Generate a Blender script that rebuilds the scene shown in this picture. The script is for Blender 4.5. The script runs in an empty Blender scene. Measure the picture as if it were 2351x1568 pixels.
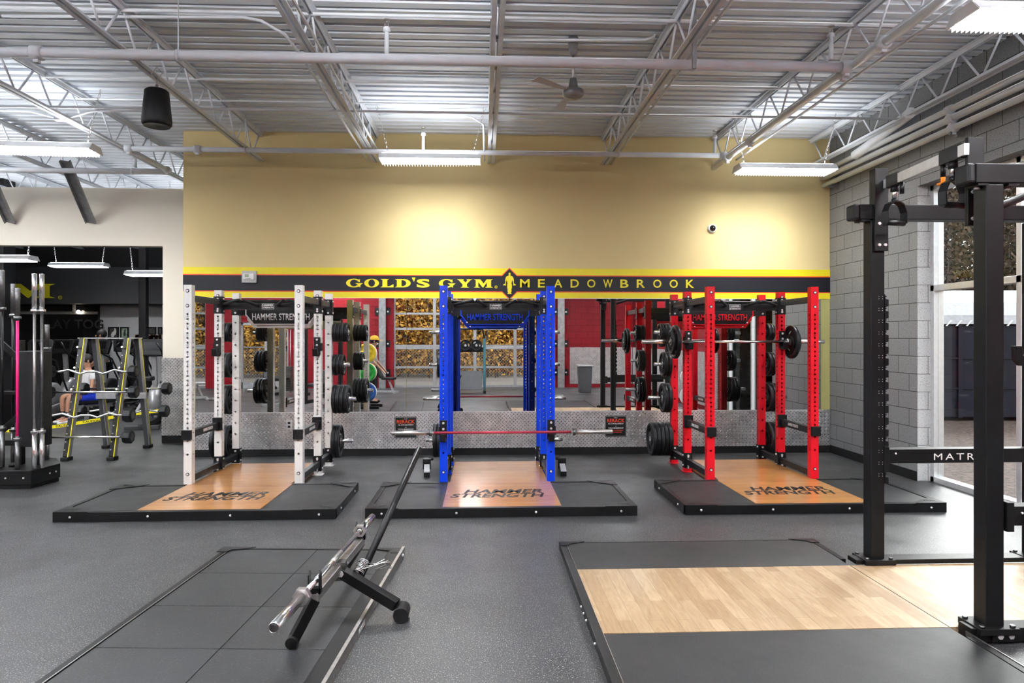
import bpy, math, random
from mathutils import Vector, Matrix
random.seed(7)
C = bpy.context.scene.collection
S = bpy.context.scene
# ------------------------------------------------------------------ camera, sky, exposure
F, H, HY = 1567.0, 1.65, 775.0
YAW = math.atan(68.5 / F); CA, SA = math.cos(YAW), math.sin(YAW)
cam = bpy.data.cameras.new('camera'); co = bpy.data.objects.new('camera', cam); C.objects.link(co)
co.location = (0, 0, H); co.rotation_euler = (math.pi / 2, 0, -YAW)
cam.sensor_width = 36; cam.lens = 36 * F / 2351; cam.shift_y = (HY - 784) / 2351.0
cam.clip_start = 0.05; cam.clip_end = 300
S.camera = co
w = bpy.data.worlds.new('sky'); S.world = w; w.use_nodes = True
bg = w.node_tree.nodes['Background']; bg.inputs[0].default_value = (0.93, 0.965, 1.0, 1); bg.inputs[1].default_value = 1.15
S.view_settings.view_transform = 'Standard'; S.view_settings.look = 'None'
S.view_settings.exposure = 1.5; S.view_settings.gamma = 1
S.cycles.use_denoising = True
S.cycles.max_bounces = 8; S.cycles.diffuse_bounces = 4; S.cycles.glossy_bounces = 5
S.cycles.transmission_bounces = 6; S.cycles.transparent_max_bounces = 12
S.cycles.sample_clamp_indirect = 6; S.cycles.caustics_reflective = False; S.cycles.caustics_refractive = False
sun = bpy.data.lights.new('hazy_sun', 'SUN'); sun.energy = 2.2; sun.angle = math.radians(26); sun.color = (1.0, 0.98, 0.95)
so = bpy.data.objects.new('hazy_sun', sun); C.objects.link(so); so.rotation_euler = (0, math.radians(59), math.radians(46))
LAMP = 46.0          # emission of a fluorescent tube
UPL = 8.0           # emission of the upward slot of a fixture

def ray(px, py):
    u = (px - 1175.5) / F
    return (CA * u + SA, -SA * u + CA, (HY - py) / F)
def atY(px, py, Y):
    d = ray(px, py); t = Y / d[1]; return Vector((d[0] * t, Y, H + d[2] * t))
def atX(px, py, X):
    d = ray(px, py); t = X / d[0]; return Vector((X, d[1] * t, H + d[2] * t))
def atZ(px, py, Z):
    d = ray(px, py); t = (Z - H) / d[2]; return Vector((d[0] * t, d[1] * t, Z))
V = Vector

# ------------------------------------------------------------------ materials
def newmat(name):
    m = bpy.data.materials.new(name); m.use_nodes = True
    nt = m.node_tree; return m, nt, nt.nodes['Principled BSDF']
def N(nt, t, **kw):
    n = nt.nodes.new(t)
    for k, v in kw.items():
        if k.startswith('i_'): n.inputs[int(k[2:])].default_value = v
        else: setattr(n, k, v)
    return n
def ramp(nt, src, stops):
    r = nt.nodes.new('ShaderNodeValToRGB'); nt.links.new(src, r.inputs[0])
    e = r.color_ramp.elements
    while len(e) < len(stops): e.new(0.5)
    for q, (p, c) in zip(e, stops):
        q.position = p; q.color = (c[0], c[1], c[2], 1) if len(c) == 3 else c
    return r
def mat(name, col, rough=0.5, metal=0.0, var=0.12, scale=18, bump=0.0, bscale=200, spec=0.5, coat=0.0):
    m, nt, b = newmat(name)
    tc = N(nt, 'ShaderNodeTexCoord'); no = N(nt, 'ShaderNodeTexNoise'); no.inputs['Scale'].default_value = scale; no.inputs['Detail'].default_value = 4
    nt.links.new(tc.outputs['Object'], no.inputs['Vector'])
    lo = tuple(c * (1 - var) for c in col); hi = tuple(min(1, c * (1 + var)) for c in col)
    r = ramp(nt, no.outputs['Fac'], [(0.3, lo), (0.7, hi)])
    nt.links.new(r.outputs[0], b.inputs['Base Color'])
    b.inputs['Roughness'].default_value = rough; b.inputs['Metallic'].default_value = metal
    b.inputs['Specular IOR Level'].default_value = spec; b.inputs['Coat Weight'].default_value = coat
    if bump:
        n2 = N(nt, 'ShaderNodeTexNoise'); n2.inputs['Scale'].default_value = bscale; nt.links.new(tc.outputs['Object'], n2.inputs['Vector'])
        bp = N(nt, 'ShaderNodeBump'); bp.inputs['Strength'].default_value = bump; bp.inputs['Distance'].default_value = 0.003
        nt.links.new(n2.outputs['Fac'], bp.inputs['Height']); nt.links.new(bp.outputs[0], b.inputs['Normal'])
    return m
M = {}
M['white_paint'] = mat('white_paint', (0.82, 0.82, 0.80), 0.35, var=0.03)
M['blue_paint'] = mat('blue_paint', (0.003, 0.045, 0.62), 0.32, var=0.05, spec=0.25)
M['red_paint'] = mat('red_paint', (0.6120, 0.0068, 0.0170), 0.32, var=0.05, spec=0.25)
M['black_paint'] = mat('black_paint', (0.0054, 0.0054, 0.0063), 0.4, var=0.2, spec=0.25)
M['rack_black'] = mat('rack_black', (0.0048, 0.0048, 0.0052), 0.4, var=0.2, bump=0.15, bscale=600, spec=0.2)
M['black_plastic'] = mat('black_plastic', (0.0080, 0.0080, 0.0090), 0.5, spec=0.25)
M['plate_rubber'] = mat('plate_rubber', (0.0055, 0.0060, 0.0075), 0.42, bump=0.1, spec=0.25)
M['chrome'] = mat('chrome', (0.78, 0.78, 0.78), 0.22, 1.0, var=0.06, scale=60)
M['dull_steel'] = mat('dull_steel', (0.5, 0.49, 0.48), 0.38, 1.0, var=0.15, scale=40)
M['dark_steel'] = mat('dark_steel', (0.16, 0.16, 0.16), 0.4, 1.0, var=0.2, scale=40)
M['alu'] = mat('brushed_aluminium', (0.82, 0.84, 0.86), 0.35, 0.55, var=0.05, scale=25)
M['bolt'] = mat('zinc_bolt', (0.9, 0.9, 0.9), 0.3, 0.6, var=0.05)
M['ceil_paint'] = mat('ceiling_grey_paint', (0.66, 0.70, 0.755), 0.5, var=0.05, scale=3)
M['joist_paint'] = mat('joist_grey_paint', (0.66, 0.69, 0.74), 0.45, var=0.06, scale=8)
M['pipe_paint'] = mat('pipe_grey_paint', (0.72, 0.75, 0.79), 0.42, var=0.05, scale=6)
M['galv'] = mat('galvanised_steel', (0.3, 0.3, 0.31), 0.45, 0.7, var=0.2, scale=12)
M['tan'] = mat('tan_wall_paint', (0.69, 0.555, 0.275), 0.8, var=0.025, scale=1.2, bump=0.1, bscale=300)
M['beige'] = mat('beige_wall_paint', (0.8052, 0.7442, 0.6344), 0.75, var=0.02, scale=1.5, bump=0.1, bscale=300)
M['olive'] = mat('olive_wall_paint', (0.40, 0.38, 0.14), 0.7, var=0.04, scale=2)
M['ban_yellow'] = mat('banner_yellow', (0.7905, 0.6800, 0.0085), 0.45, var=0.02)
M['ban_red'] = mat('banner_red', (0.75, 0.06, 0.015), 0.45, var=0.02)
M['ban_black'] = mat('banner_black', (0.0075, 0.0079, 0.0119), 0.45, var=0.05, spec=0.25)
M['red_wall'] = mat('red_block_paint', (0.2310, 0.0056, 0.0140), 0.6, var=0.08, scale=3, bump=0.3, bscale=120, spec=0.25)
M['white_plastic'] = mat('white_plastic', (0.8, 0.8, 0.79), 0.4, var=0.03)
M['clear_plastic'] = mat('clear_guard_plastic', (0.55, 0.56, 0.56), 0.2, var=0.04)
M['grey_plastic'] = mat('grey_plastic', (0.35, 0.35, 0.36), 0.45)
M['lcd'] = mat('lcd_green', (0.25, 0.33, 0.22), 0.3)
M['pink'] = mat('pink_coating', (0.9, 0.02, 0.22), 0.4, var=0.1)
M['red_shaft'] = mat('red_bar_coating', (0.33, 0.02, 0.045), 0.35, 0.3, var=0.2, scale=60)
M['orange'] = mat('orange_plastic', (0.9, 0.3, 0.02), 0.4)
M['grey_frame'] = mat('charcoal_powder_coat', (0.0595, 0.0595, 0.0630), 0.4, 0.2, var=0.1, spec=0.25)
M['silver_frame'] = mat('silver_powder_coat', (0.42, 0.42, 0.43), 0.35, 0.5)
M['skin'] = mat('skin', (0.42, 0.21, 0.13), 0.5, var=0.06)
M['hair'] = mat('dark_hair', (0.012, 0.009, 0.008), 0.6)
M['white_cloth'] = mat('white_cotton', (0.8, 0.8, 0.8), 0.85, bump=0.4, bscale=60)
M['blue_cloth'] = mat('blue_shorts_cloth', (0.01, 0.05, 0.7), 0.8)
M['black_cloth'] = mat('black_cloth', (0.0090, 0.0090, 0.0108), 0.85, spec=0.25)
M['yellow_cloth'] = mat('yellow_cap_cloth', (0.7, 0.42, 0.03), 0.8)
M['grey_cloth'] = mat('grey_cloth', (0.35, 0.34, 0.34), 0.85)
M['tape'] = mat('caution_yellow', (0.9, 0.78, 0.02), 0.4)
M['rubber_black'] = mat('moulded_rubber', (0.0060, 0.0060, 0.0066), 0.6, spec=0.25)
M['bumper_yellow'] = mat('bumper_yellow', (0.85, 0.6, 0.02), 0.5)
M['bumper_green'] = mat('bumper_green', (0.01, 0.32, 0.03), 0.5)
M['bumper_blue'] = mat('bumper_blue', (0.01, 0.09, 0.35), 0.5)
M['teal'] = mat('teal_vinyl', (0.04, 0.16, 0.2), 0.4)
M['navy'] = mat('navy_container_paint', (0.0070, 0.0077, 0.0182), 0.5, var=0.3, scale=1.2, spec=0.25)
M['rv_white'] = mat('white_cover', (0.3780, 0.3780, 0.3960), 0.5)
M['mulch'] = mat('bark_mulch', (0.0825, 0.0525, 0.0413), 0.9, var=0.75, scale=22, bump=1.0, bscale=40)
M['asphalt'] = mat('pale_asphalt', (0.2475, 0.2137, 0.1913), 0.9, var=0.15, scale=20)
M['bark'] = mat('grey_bark', (0.12, 0.105, 0.09), 0.9, var=0.3)
M['leaf_gold'] = mat('gold_leaves', (0.3780, 0.1890, 0.0252), 0.8, var=0.6, scale=3)
M['leaf_orange'] = mat('orange_leaves', (0.3528, 0.1071, 0.0189), 0.8, var=0.6, scale=3)
M['leaf_brown'] = mat('russet_leaves', (0.0720, 0.0450, 0.0270), 0.8, var=0.5, scale=3)
M['leaf_green'] = mat('dull_green_leaves', (0.0390, 0.0390, 0.0210), 0.8, var=0.5, scale=3)
M['mulch_dark'] = M['mulch']
M['litter'] = mat('leaf_litter', (0.1980, 0.1080, 0.0315), 0.9, var=0.7, scale=5, bump=1.0, bscale=14)
M['litter_dark'] = mat('dark_leaf_litter', (0.07, 0.06, 0.045), 0.9, var=0.7, scale=5, bump=1.0, bscale=14)
M['poster_dark'] = mat('poster_print_dark', (0.05, 0.045, 0.04), 0.5, var=0.6, scale=9)
M['poster_green'] = mat('poster_print_green', (0.32, 0.42, 0.30), 0.5, var=0.5, scale=14)
M['dark_wall'] = mat('charcoal_wall_paint', (0.0500, 0.0500, 0.0525), 0.6, var=0.04, spec=0.25)
M['light_wall'] = mat('pale_grey_wall_paint', (0.55, 0.55, 0.56), 0.7, var=0.03)
M['faint_letter'] = mat('faint_grey_lettering', (0.02, 0.02, 0.021), 0.5)
M['black_glass'] = mat('black_glass', (0.004, 0.004, 0.005), 0.12)
M['neon_letter'] = mat('yellow_letter', (0.85, 0.8, 0.02), 0.4, var=0.02)

def emis(name, col, s):
    m, nt, b = newmat(name); b.inputs['Base Color'].default_value = (1, 1, 1, 1)
    b.inputs['Emission Color'].default_value = (*col, 1); b.inputs['Emission Strength'].default_value = s; return m
M['tube_light'] = emis('fluorescent_lens', (0.97, 0.985, 1.0), LAMP)
M['tube_light_dim'] = emis('fluorescent_lens_dim', (0.97, 0.985, 1.0), LAMP * .35)
M['up_light'] = emis('uplight_lens', (0.97, 0.985, 1.0), UPL)
M['up_light_fill'] = emis('added_ceiling_fill', (0.97, 0.985, 1.0), UPL * 13)  # added fill: boosted uplight on unseen fixtures to brighten the ceiling
M['lamp_reflection'] = emis('lamp_reflection_glow', (1.0, 0.9, 0.7), 6)
def mirror_mat():
    m, nt, b = newmat('mirror_silver'); b.inputs['Base Color'].default_value = (0.86, 0.88, 0.88, 1)
    b.inputs['Metallic'].default_value = 1; b.inputs['Roughness'].default_value = 0.0; return m
M['mirror'] = mirror_mat()
def glass_mat():
    m, nt, b = newmat('window_glass')
    out = nt.nodes['Material Output']; g = N(nt, 'ShaderNodeBsdfGlossy'); g.inputs['Roughness'].default_value = 0.0
    t = N(nt, 'ShaderNodeBsdfTransparent'); t.inputs[0].default_value = (0.94, 0.96, 0.96, 1)
    f = N(nt, 'ShaderNodeLayerWeight'); f.inputs[0].default_value = 0.12
    mx = N(nt, 'ShaderNodeMixShader'); nt.links.new(f.outputs[0], mx.inputs[0]); nt.links.new(t.outputs[0], mx.inputs[1]); nt.links.new(g.outputs[0], mx.inputs[2])
    nt.links.new(mx.outputs[0], out.inputs[0]); return m
M['glass'] = glass_mat()

def rubber_floor(name, base, fleck, fscale, thr, rough, var=0.25, spec=0.5):
    m, nt, b = newmat(name); L = nt.links.new
    tc = N(nt, 'ShaderNodeTexCoord')
    big = N(nt, 'ShaderNodeTexNoise'); big.inputs['Scale'].default_value = 1.1; big.inputs['Detail'].default_value = 6; big.inputs['Roughness'].default_value = 0.65
    L(tc.outputs['Object'], big.inputs['Vector'])
    r1 = ramp(nt, big.outputs['Fac'], [(0.3, tuple(c * (1 - var) for c in base)), (0.72, tuple(c * (1 + var) for c in base))])
    fl = N(nt, 'ShaderNodeTexNoise'); fl.inputs['Scale'].default_value = fscale; fl.inputs['Detail'].default_value = 3
    L(tc.outputs['Object'], fl.inputs['Vector'])
    r2 = ramp(nt, fl.outputs['Fac'], [(thr, (0, 0, 0)), (thr + 0.06, (1, 1, 1))])
    mx = N(nt, 'ShaderNodeMix', data_type='RGBA'); L(r2.outputs[0], mx.inputs[0]); L(r1.outputs[0], mx.inputs[6]); mx.inputs[7].default_value = (*fleck, 1)
    L(mx.outputs[2], b.inputs['Base Color'])
    r3 = ramp(nt, big.outputs['Fac'], [(0.3, (rough - .08,) * 3), (0.7, (rough + .1,) * 3)]); L(r3.outputs[0], b.inputs['Roughness'])
    b.inputs['Specular IOR Level'].default_value = spec
    bp = N(nt, 'ShaderNodeBump'); bp.inputs['Strength'].default_value = 0.35; bp.inputs['Distance'].default_value = 0.002
    L(fl.outputs['Fac'], bp.inputs['Height']); L(bp.outputs[0], b.inputs['Normal'])
    return m
M['floor'] = rubber_floor('speckled_rubber_floor', (0.022, 0.0225, 0.024), (0.38, 0.38, 0.39), 150, 0.60, 0.42)
M['mat'] = rubber_floor('black_rubber_mat', (0.011, 0.0115, 0.0125), (0.07, 0.07, 0.07), 240, 0.62, 0.5, 0.35, 0.35)
M['tile'] = rubber_floor('worn_rubber_tile', (0.019, 0.0195, 0.021), (0.045, 0.045, 0.046), 90, 0.60, 0.5, 0.5, 0.35)

def wood(name, along, w_, c1, c2, c3, rough, grain, coat=0.0):
    m, nt, b = newmat(name); L = nt.links.new
    tc = N(nt, 'ShaderNodeTexCoord'); mp = N(nt, 'ShaderNodeMapping')
    if along == 'Y': mp.inputs['Rotation'].default_value = (0, 0, math.pi / 2)
    L(tc.outputs['Object'], mp.inputs['Vector'])
    br = N(nt, 'ShaderNodeTexBrick'); br.inputs['Scale'].default_value = 1.0; br.inputs['Brick Width'].default_value = w_ * 9; br.inputs['Row Height'].default_value = w_
    br.inputs['Mortar Size'].default_value = 0.0011; br.inputs['Mortar Smooth'].default_value = 0.1
    br.inputs['Color1'].default_value = (*c1, 1); br.inputs['Color2'].default_value = (*c2, 1); br.inputs['Mortar'].default_value = (*[c * 0.35 for c in c3], 1)
    br.offset = 0.37; L(mp.outputs[0], br.inputs['Vector'])
    m2 = N(nt, 'ShaderNodeMapping'); m2.inputs['Scale'].default_value = (2.2, 15, 15); L(mp.outputs[0], m2.inputs['Vector'])
    gr = N(nt, 'ShaderNodeTexNoise'); gr.inputs['Scale'].default_value = 1.4; gr.inputs['Detail'].default_value = 5; gr.inputs['Distortion'].default_value = 2.2
    L(m2.outputs[0], gr.inputs['Vector'])
    r = ramp(nt, gr.outputs['Fac'], [(0.35, (1, 1, 1)), (0.72, c3)])
    mx = N(nt, 'ShaderNodeMix', data_type='RGBA', blend_type='MULTIPLY'); mx.inputs[0].default_value = grain
    L(br.outputs['Color'], mx.inputs[6]); L(r.outputs[0], mx.inputs[7])
    big = N(nt, 'ShaderNodeTexNoise'); big.inputs['Scale'].default_value = 2.2; L(tc.outputs['Object'], big.inputs['Vector'])
    rb = ramp(nt, big.outputs['Fac'], [(0.3, (0.8, 0.78, 0.74)), (0.65, (1, 1, 1))])
    mx2 = N(nt, 'ShaderNodeMix', data_type='RGBA', blend_type='MULTIPLY'); mx2.inputs[0].default_value = 0.6
    L(mx.outputs[2], mx2.inputs[6]); L(rb.outputs[0], mx2.inputs[7]); L(mx2.outputs[2], b.inputs['Base Color'])
    b.inputs['Roughness'].default_value = rough; b.inputs['Coat Weight'].default_value = coat; b.inputs['Coat Roughness'].default_value = 0.12
    return m
M['wood_gloss'] = wood('lacquered_maple', 'X', 0.06, (0.66, 0.33, 0.10), (0.52, 0.235, 0.06), (0.78, 0.58, 0.38), 0.28, 0.75, 0.6)
M['wood_pale'] = wood('worn_oak', 'Y', 0.085, (0.50, 0.375, 0.235), (0.34, 0.225, 0.12), (0.55, 0.40, 0.25), 0.45, 0.5, 0.1)

def block_mat(name, c1, c2, mort, rough=0.55, axis='YZ'):
    m, nt, b = newmat(name); L = nt.links.new
    tc = N(nt, 'ShaderNodeTexCoord'); sx = N(nt, 'ShaderNodeSeparateXYZ'); cx = N(nt, 'ShaderNodeCombineXYZ')
    L(tc.outputs['Object'], sx.inputs[0]); L(sx.outputs['Y' if axis == 'YZ' else 'X'], cx.inputs[0]); L(sx.outputs['Z'], cx.inputs[1])
    br = N(nt, 'ShaderNodeTexBrick'); br.inputs['Scale'].default_value = 1; br.inputs['Brick Width'].default_value = 0.41; br.inputs['Row Height'].default_value = 0.205
    br.inputs['Mortar Size'].default_value = 0.005; br.inputs['Mortar Smooth'].default_value = 0.3
    br.inputs['Color1'].default_value = (*c1, 1); br.inputs['Color2'].default_value = (*c2, 1); br.inputs['Mortar'].default_value = (*mort, 1)
    L(cx.outputs[0], br.inputs['Vector'])
    no = N(nt, 'ShaderNodeTexNoise'); no.inputs['Scale'].default_value = 90; no.inputs['Detail'].default_value = 5; L(tc.outputs['Object'], no.inputs['Vector'])
    pit = ramp(nt, no.outputs['Fac'], [(0.36, (0.25,) * 3), (0.42, (1, 1, 1))])
    mx = N(nt, 'ShaderNodeMix', data_type='RGBA', blend_type='MULTIPLY'); mx.inputs[0].default_value = 0.8
    L(br.outputs['Color'], mx.inputs[6]); L(pit.outputs[0], mx.inputs[7]); L(mx.outputs[2], b.inputs['Base Color'])
    inv = N(nt, 'ShaderNodeMath', operation='MULTIPLY_ADD'); L(br.outputs['Fac'], inv.inputs[0]); inv.inputs[1].default_value = -1.0; inv.inputs[2].default_value = 1.0
    ad = N(nt, 'ShaderNodeMath', operation='MULTIPLY_ADD'); L(no.outputs['Fac'], ad.inputs[0]); ad.inputs[1].default_value = 0.5; L(inv.outputs[0], ad.inputs[2])
    bp = N(nt, 'ShaderNodeBump'); bp.inputs['Strength'].default_value = 0.8; bp.inputs['Distance'].default_value = 0.006
    L(ad.outputs[0], bp.inputs['Height']); L(bp.outputs[0], b.inputs['Normal']); b.inputs['Roughness'].default_value = rough; b.inputs['Specular IOR Level'].default_value = 0.2
    return m
M['block'] = block_mat('grey_block_paint', (0.24, 0.245, 0.255), (0.265, 0.27, 0.28), (0.06, 0.06, 0.06))
M['block_white'] = block_mat('white_block_paint', (0.66, 0.66, 0.67), (0.7, 0.7, 0.7), (0.3, 0.3, 0.3), axis='XZ')
M['block_red'] = block_mat('red_block_wall', (0.17, 0.002, 0.006), (0.19, 0.002, 0.007), (0.09, 0.001, 0.004), axis='XZ')
M['block_red_side'] = block_mat('red_block_side_wall', (0.17, 0.002, 0.006), (0.19, 0.002, 0.007), (0.09, 0.001, 0.004))

def diamond_plate(name, axis='X'):
    m, nt, b = newmat(name); L = nt.links.new
    tc = N(nt, 'ShaderNodeTexCoord'); sx = N(nt, 'ShaderNodeSeparateXYZ'); L(tc.outputs['Object'], sx.inputs[0])
    def ma(op, a, bb=None, c=None):
        n = N(nt, 'ShaderNodeMath', operation=op)
        for i, q in enumerate((a, bb, c)):
            if q is None: continue
            if isinstance(q, (int, float)): n.inputs[i].default_value = q
            else: L(q, n.inputs[i])
        return n.outputs[0]
    P = 0.052
    u = ma('DIVIDE', sx.outputs[axis], P); v = ma('DIVIDE', sx.outputs['Z'], P)
    s = ma('ADD', u, v); d = ma('SUBTRACT', u, v)                       # 45-degree lattice
    ci, cj = ma('FLOOR', s), ma('FLOOR', d)
    fs = ma('SUBTRACT', ma('SUBTRACT', s, ci), 0.5); fd = ma('SUBTRACT', ma('SUBTRACT', d, cj), 0.5)
    par = ma('FLOORED_MODULO', ma('ADD', ci, cj), 2.0)                  # 0 or 1
    inv = ma('SUBTRACT', 1.0, par)
    a = ma('ADD', ma('MULTIPLY', fs, par), ma('MULTIPLY', fd, inv))
    c_ = ma('ADD', ma('MULTIPLY', fd, par), ma('MULTIPLY', fs, inv))
    e = ma('ADD', ma('POWER', ma('DIVIDE', a, 0.52), 2.0), ma('POWER', ma('DIVIDE', c_, 0.17), 2.0))
    hgt = ma('MAXIMUM', ma('SUBTRACT', 1.0, e), 0.0)
    bp = N(nt, 'ShaderNodeBump'); bp.inputs['Strength'].default_value = 1.0; bp.inputs['Distance'].default_value = 0.012
    L(hgt, bp.inputs['Height']); L(bp.outputs[0], b.inputs['Normal'])
    no = N(nt, 'ShaderNodeTexNoise'); no.inputs['Scale'].default_value = 7; L(tc.outputs['Object'], no.inputs['Vector'])
    r = ramp(nt, no.outputs['Fac'], [(0.3, (0.62,) * 3), (0.7, (0.86,) * 3)]); L(r.outputs[0], b.inputs['Base Color'])
    b.inputs['Metallic'].default_value = 1
    rr_ = ramp(nt, hgt, [(0.0, (.38,) * 3), (0.5, (.16,) * 3)]); L(rr_.outputs[0], b.inputs['Roughness'])
    return m
M['diamond'] = diamond_plate('diamond_plate')
M['diamond_side'] = diamond_plate('diamond_plate_side', 'Y')

# ------------------------------------------------------------------ mesh builder
class MB:
    def __init__(s): s.v = []; s.f = []; s.m = []; s.sm = []; s.mi = 0
    def add(s, vs, fs, smooth=False, mi=None):
        o = len(s.v); s.v += [tuple(p) for p in vs]
        for f in fs: s.f.append([i + o for i in f]); s.m.append(s.mi if mi is None else mi); s.sm.append(smooth)
        return s
    def box(s, a, b, mi=None):
        x0, y0, z0 = a; x1, y1, z1 = b
        vs = [(x, y, z) for z in (z0, z1) for y in (y0, y1) for x in (x0, x1)]
        return s.add(vs, [(0, 2, 3, 1), (4, 5, 7, 6), (0, 1, 5, 4), (1, 3, 7, 5), (3, 2, 6, 7), (2, 0, 4, 6)], mi=mi)
    def cbox(s, c, d, mi=None, R=None):
        h = [q / 2 for q in d]
        if R is None: return s.box((c[0] - h[0], c[1] - h[1], c[2] - h[2]), (c[0] + h[0], c[1] + h[1], c[2] + h[2]), mi)
        vs = [V(c) + R @ V((x, y, z)) for z in (-h[2], h[2]) for y in (-h[1], h[1]) for x in (-h[0], h[0])]
        return s.add(vs, [(0, 2, 3, 1), (4, 5, 7, 6), (0, 1, 5, 4), (1, 3, 7, 5), (3, 2, 6, 7), (2, 0, 4, 6)], mi=mi)
    def bar(s, p, q, w_, h_, mi=None, up=(0, 0, 1)):                       # rectangular bar from p to q
        p, q = V(p), V(q); d = (q - p).normalized(); u = V(up)
        if abs(d.dot(u)) > 0.99: u = V((0, 1, 0))
        r = d.cross(u).normalized(); u = r.cross(d)
        vs = [e + r * (a * w_ / 2) + u * (b * h_ / 2) for e in (p, q) for a, b in ((-1, -1), (1, -1), (1, 1), (-1, 1))]
        return s.add(vs, [(0, 1, 2, 3), (7, 6, 5, 4), (0, 4, 5, 1), (1, 5, 6, 2), (2, 6, 7, 3), (3, 7, 4, 0)], mi=mi)
    def cyl(s, p, q, r, n=12, r2=None, mi=None, caps=True):
        return s.tube([p, q], r, n, mi, r2, caps)
    def tube(s, pts, r, n=8, mi=None, r2=None, caps=True):
        pts = [V(p) for p in pts]; k = len(pts); o = []; prev = None
        for i, p in enumerate(pts):
            d = (pts[min(i + 1, k - 1)] - pts[max(i - 1, 0)])
            d = d.normalized() if d.length > 1e-9 else V((0, 0, 1))
            if prev is None: a = d.cross(V((0, 0, 1)) if abs(d.z) < 0.9 else V((1, 0, 0))).normalized()
            else: a = (prev - d * prev.dot(d)).normalized()
            prev = a; b = d.cross(a); rr = r[i] if isinstance(r, (list, tuple)) else (r if r2 is None else r + (r2 - r) * i / (k - 1))
            o += [p + (a * math.cos(t * 2 * math.pi / n) + b * math.sin(t * 2 * math.pi / n)) * rr for t in range(n)]
        fs = [(i * n + t, i * n + (t + 1) % n, (i + 1) * n + (t + 1) % n, (i + 1) * n + t) for i in range(k - 1) for t in range(n)]
        base = len(s.v); s.add(o, fs, True, mi)
        if caps:
            s.f.append([base + t for t in reversed(range(n))]); s.f.append([base + (k - 1) * n + t for t in range(n)])
            s.m += [s.mi if mi is None else mi] * 2; s.sm += [False] * 2
        return s
    def lathe(s, prof, c, axis=(0, 0, 1), n=24, mi=None, a0=0, a1=2 * math.pi, smooth=True, closed=False):
        ax = V(axis).normalized(); u = ax.cross(V((0, 0, 1)) if abs(ax.z) < 0.9 else V((0, 1, 0))).normalized(); w2 = ax.cross(u); c = V(c)
        full = abs(a1 - a0 - 2 * math.pi) < 1e-6; m_ = n if full else n + 1; k = len(prof); vs = []
        for j in range(m_):
            t = a0 + (a1 - a0) * j / n
            for (r, h) in prof: vs.append(c + ax * h + (u * math.cos(t) + w2 * math.sin(t)) * r)
        fs = []
        for j in range(n):
            j2 = (j + 1) % m_
            for i in range(k if closed else k - 1):
                i2 = (i + 1) % k; fs.append((j * k + i, j2 * k + i, j2 * k + i2, j * k + i2))
        s.add(vs, fs, smooth, mi)
        if not full and closed: s.add(vs[:k], [list(range(k))], False, mi); s.add(vs[-k:], [list(reversed(range(k)))], False, mi)
        return s
    def prism(s, poly, o, u, v, d, mi=None):                              # polygon (a,b) -> o + a*u + b*v, extruded by vector d
        o, u, v, d = V(o), V(u), V(v), V(d); n = len(poly)
        vs = [o + u * a + v * b for a, b in poly] + [o + u * a + v * b + d for a, b in poly]
        return s.add(vs, [list(range(n)), list(reversed(range(n, 2 * n)))] + [(i, i + n, (i + 1) % n + n, (i + 1) % n) for i in range(n)], mi=mi)
    def sphere(s, c, r, n=12, mi=None, sc=(1, 1, 1)):
        vs = []; fs = []; k = n // 2
        for i in range(k + 1):
            for j in range(n):
                a, b = math.pi * i / k, 2 * math.pi * j / n
                vs.append((c[0] + r * sc[0] * math.sin(a) * math.cos(b), c[1] + r * sc[1] * math.sin(a) * math.sin(b), c[2] + r * sc[2] * math.cos(a)))
        for i in range(k):
            for j in range(n): fs.append((i * n + j, (i + 1) * n + j, (i + 1) * n + (j + 1) % n, i * n + (j + 1) % n))
        return s.add(vs, fs, True, mi)
    def flat(s, geo, o, u, v, nrm, th=0.002, mi=None):                    # 2-D glyph geometry
        vs, fs = geo; o, u, v, nrm = V(o), V(u), V(v), V(nrm)
        return s.add([o + u * a + v * b + nrm * (c * th) for a, b, c in vs], fs, mi=mi)
    def build(s, name, mats, parent=None, bevel=0.0, matrix=None, loc=None):
        me = bpy.data.meshes.new(name); me.from_pydata(s.v, [], s.f)
        for q in (mats if isinstance(mats, (list, tuple)) else [mats]): me.materials.append(M[q] if isinstance(q, str) else q)
        me.polygons.foreach_set('material_index', s.m); me.polygons.foreach_set('use_smooth', s.sm); me.update()
        o = bpy.data.objects.new(name, me); C.objects.link(o)
        if parent: o.parent = parent
        if loc: o.location = loc
        if bevel:
            b = o.modifiers.new('bevel', 'BEVEL'); b.width = bevel; b.segments = 2; b.limit_method = 'ANGLE'; b.angle_limit = math.radians(50)
        return o

def thing(name, label, cat, loc=(0, 0, 0), rz=0, group=None):
    o = bpy.data.objects.new(name, None); C.objects.link(o); o.location = loc; o.rotation_euler = (0, 0, rz)
    o.empty_display_size = 0.1; return tag(o, label, cat, group)
def tag(o, label, cat, group=None, kind=None):
    o['label'] = label; o['category'] = cat
    if group: o['group'] = group
    if kind: o['kind'] = kind
    return o
def struct(o): o['kind'] = 'structure'; return o
def dup(o, parent=None):
    c = o.copy(); C.objects.link(c)
    if parent: c.parent = parent
    for ch in o.children: dup(ch, c)
    return c

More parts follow.
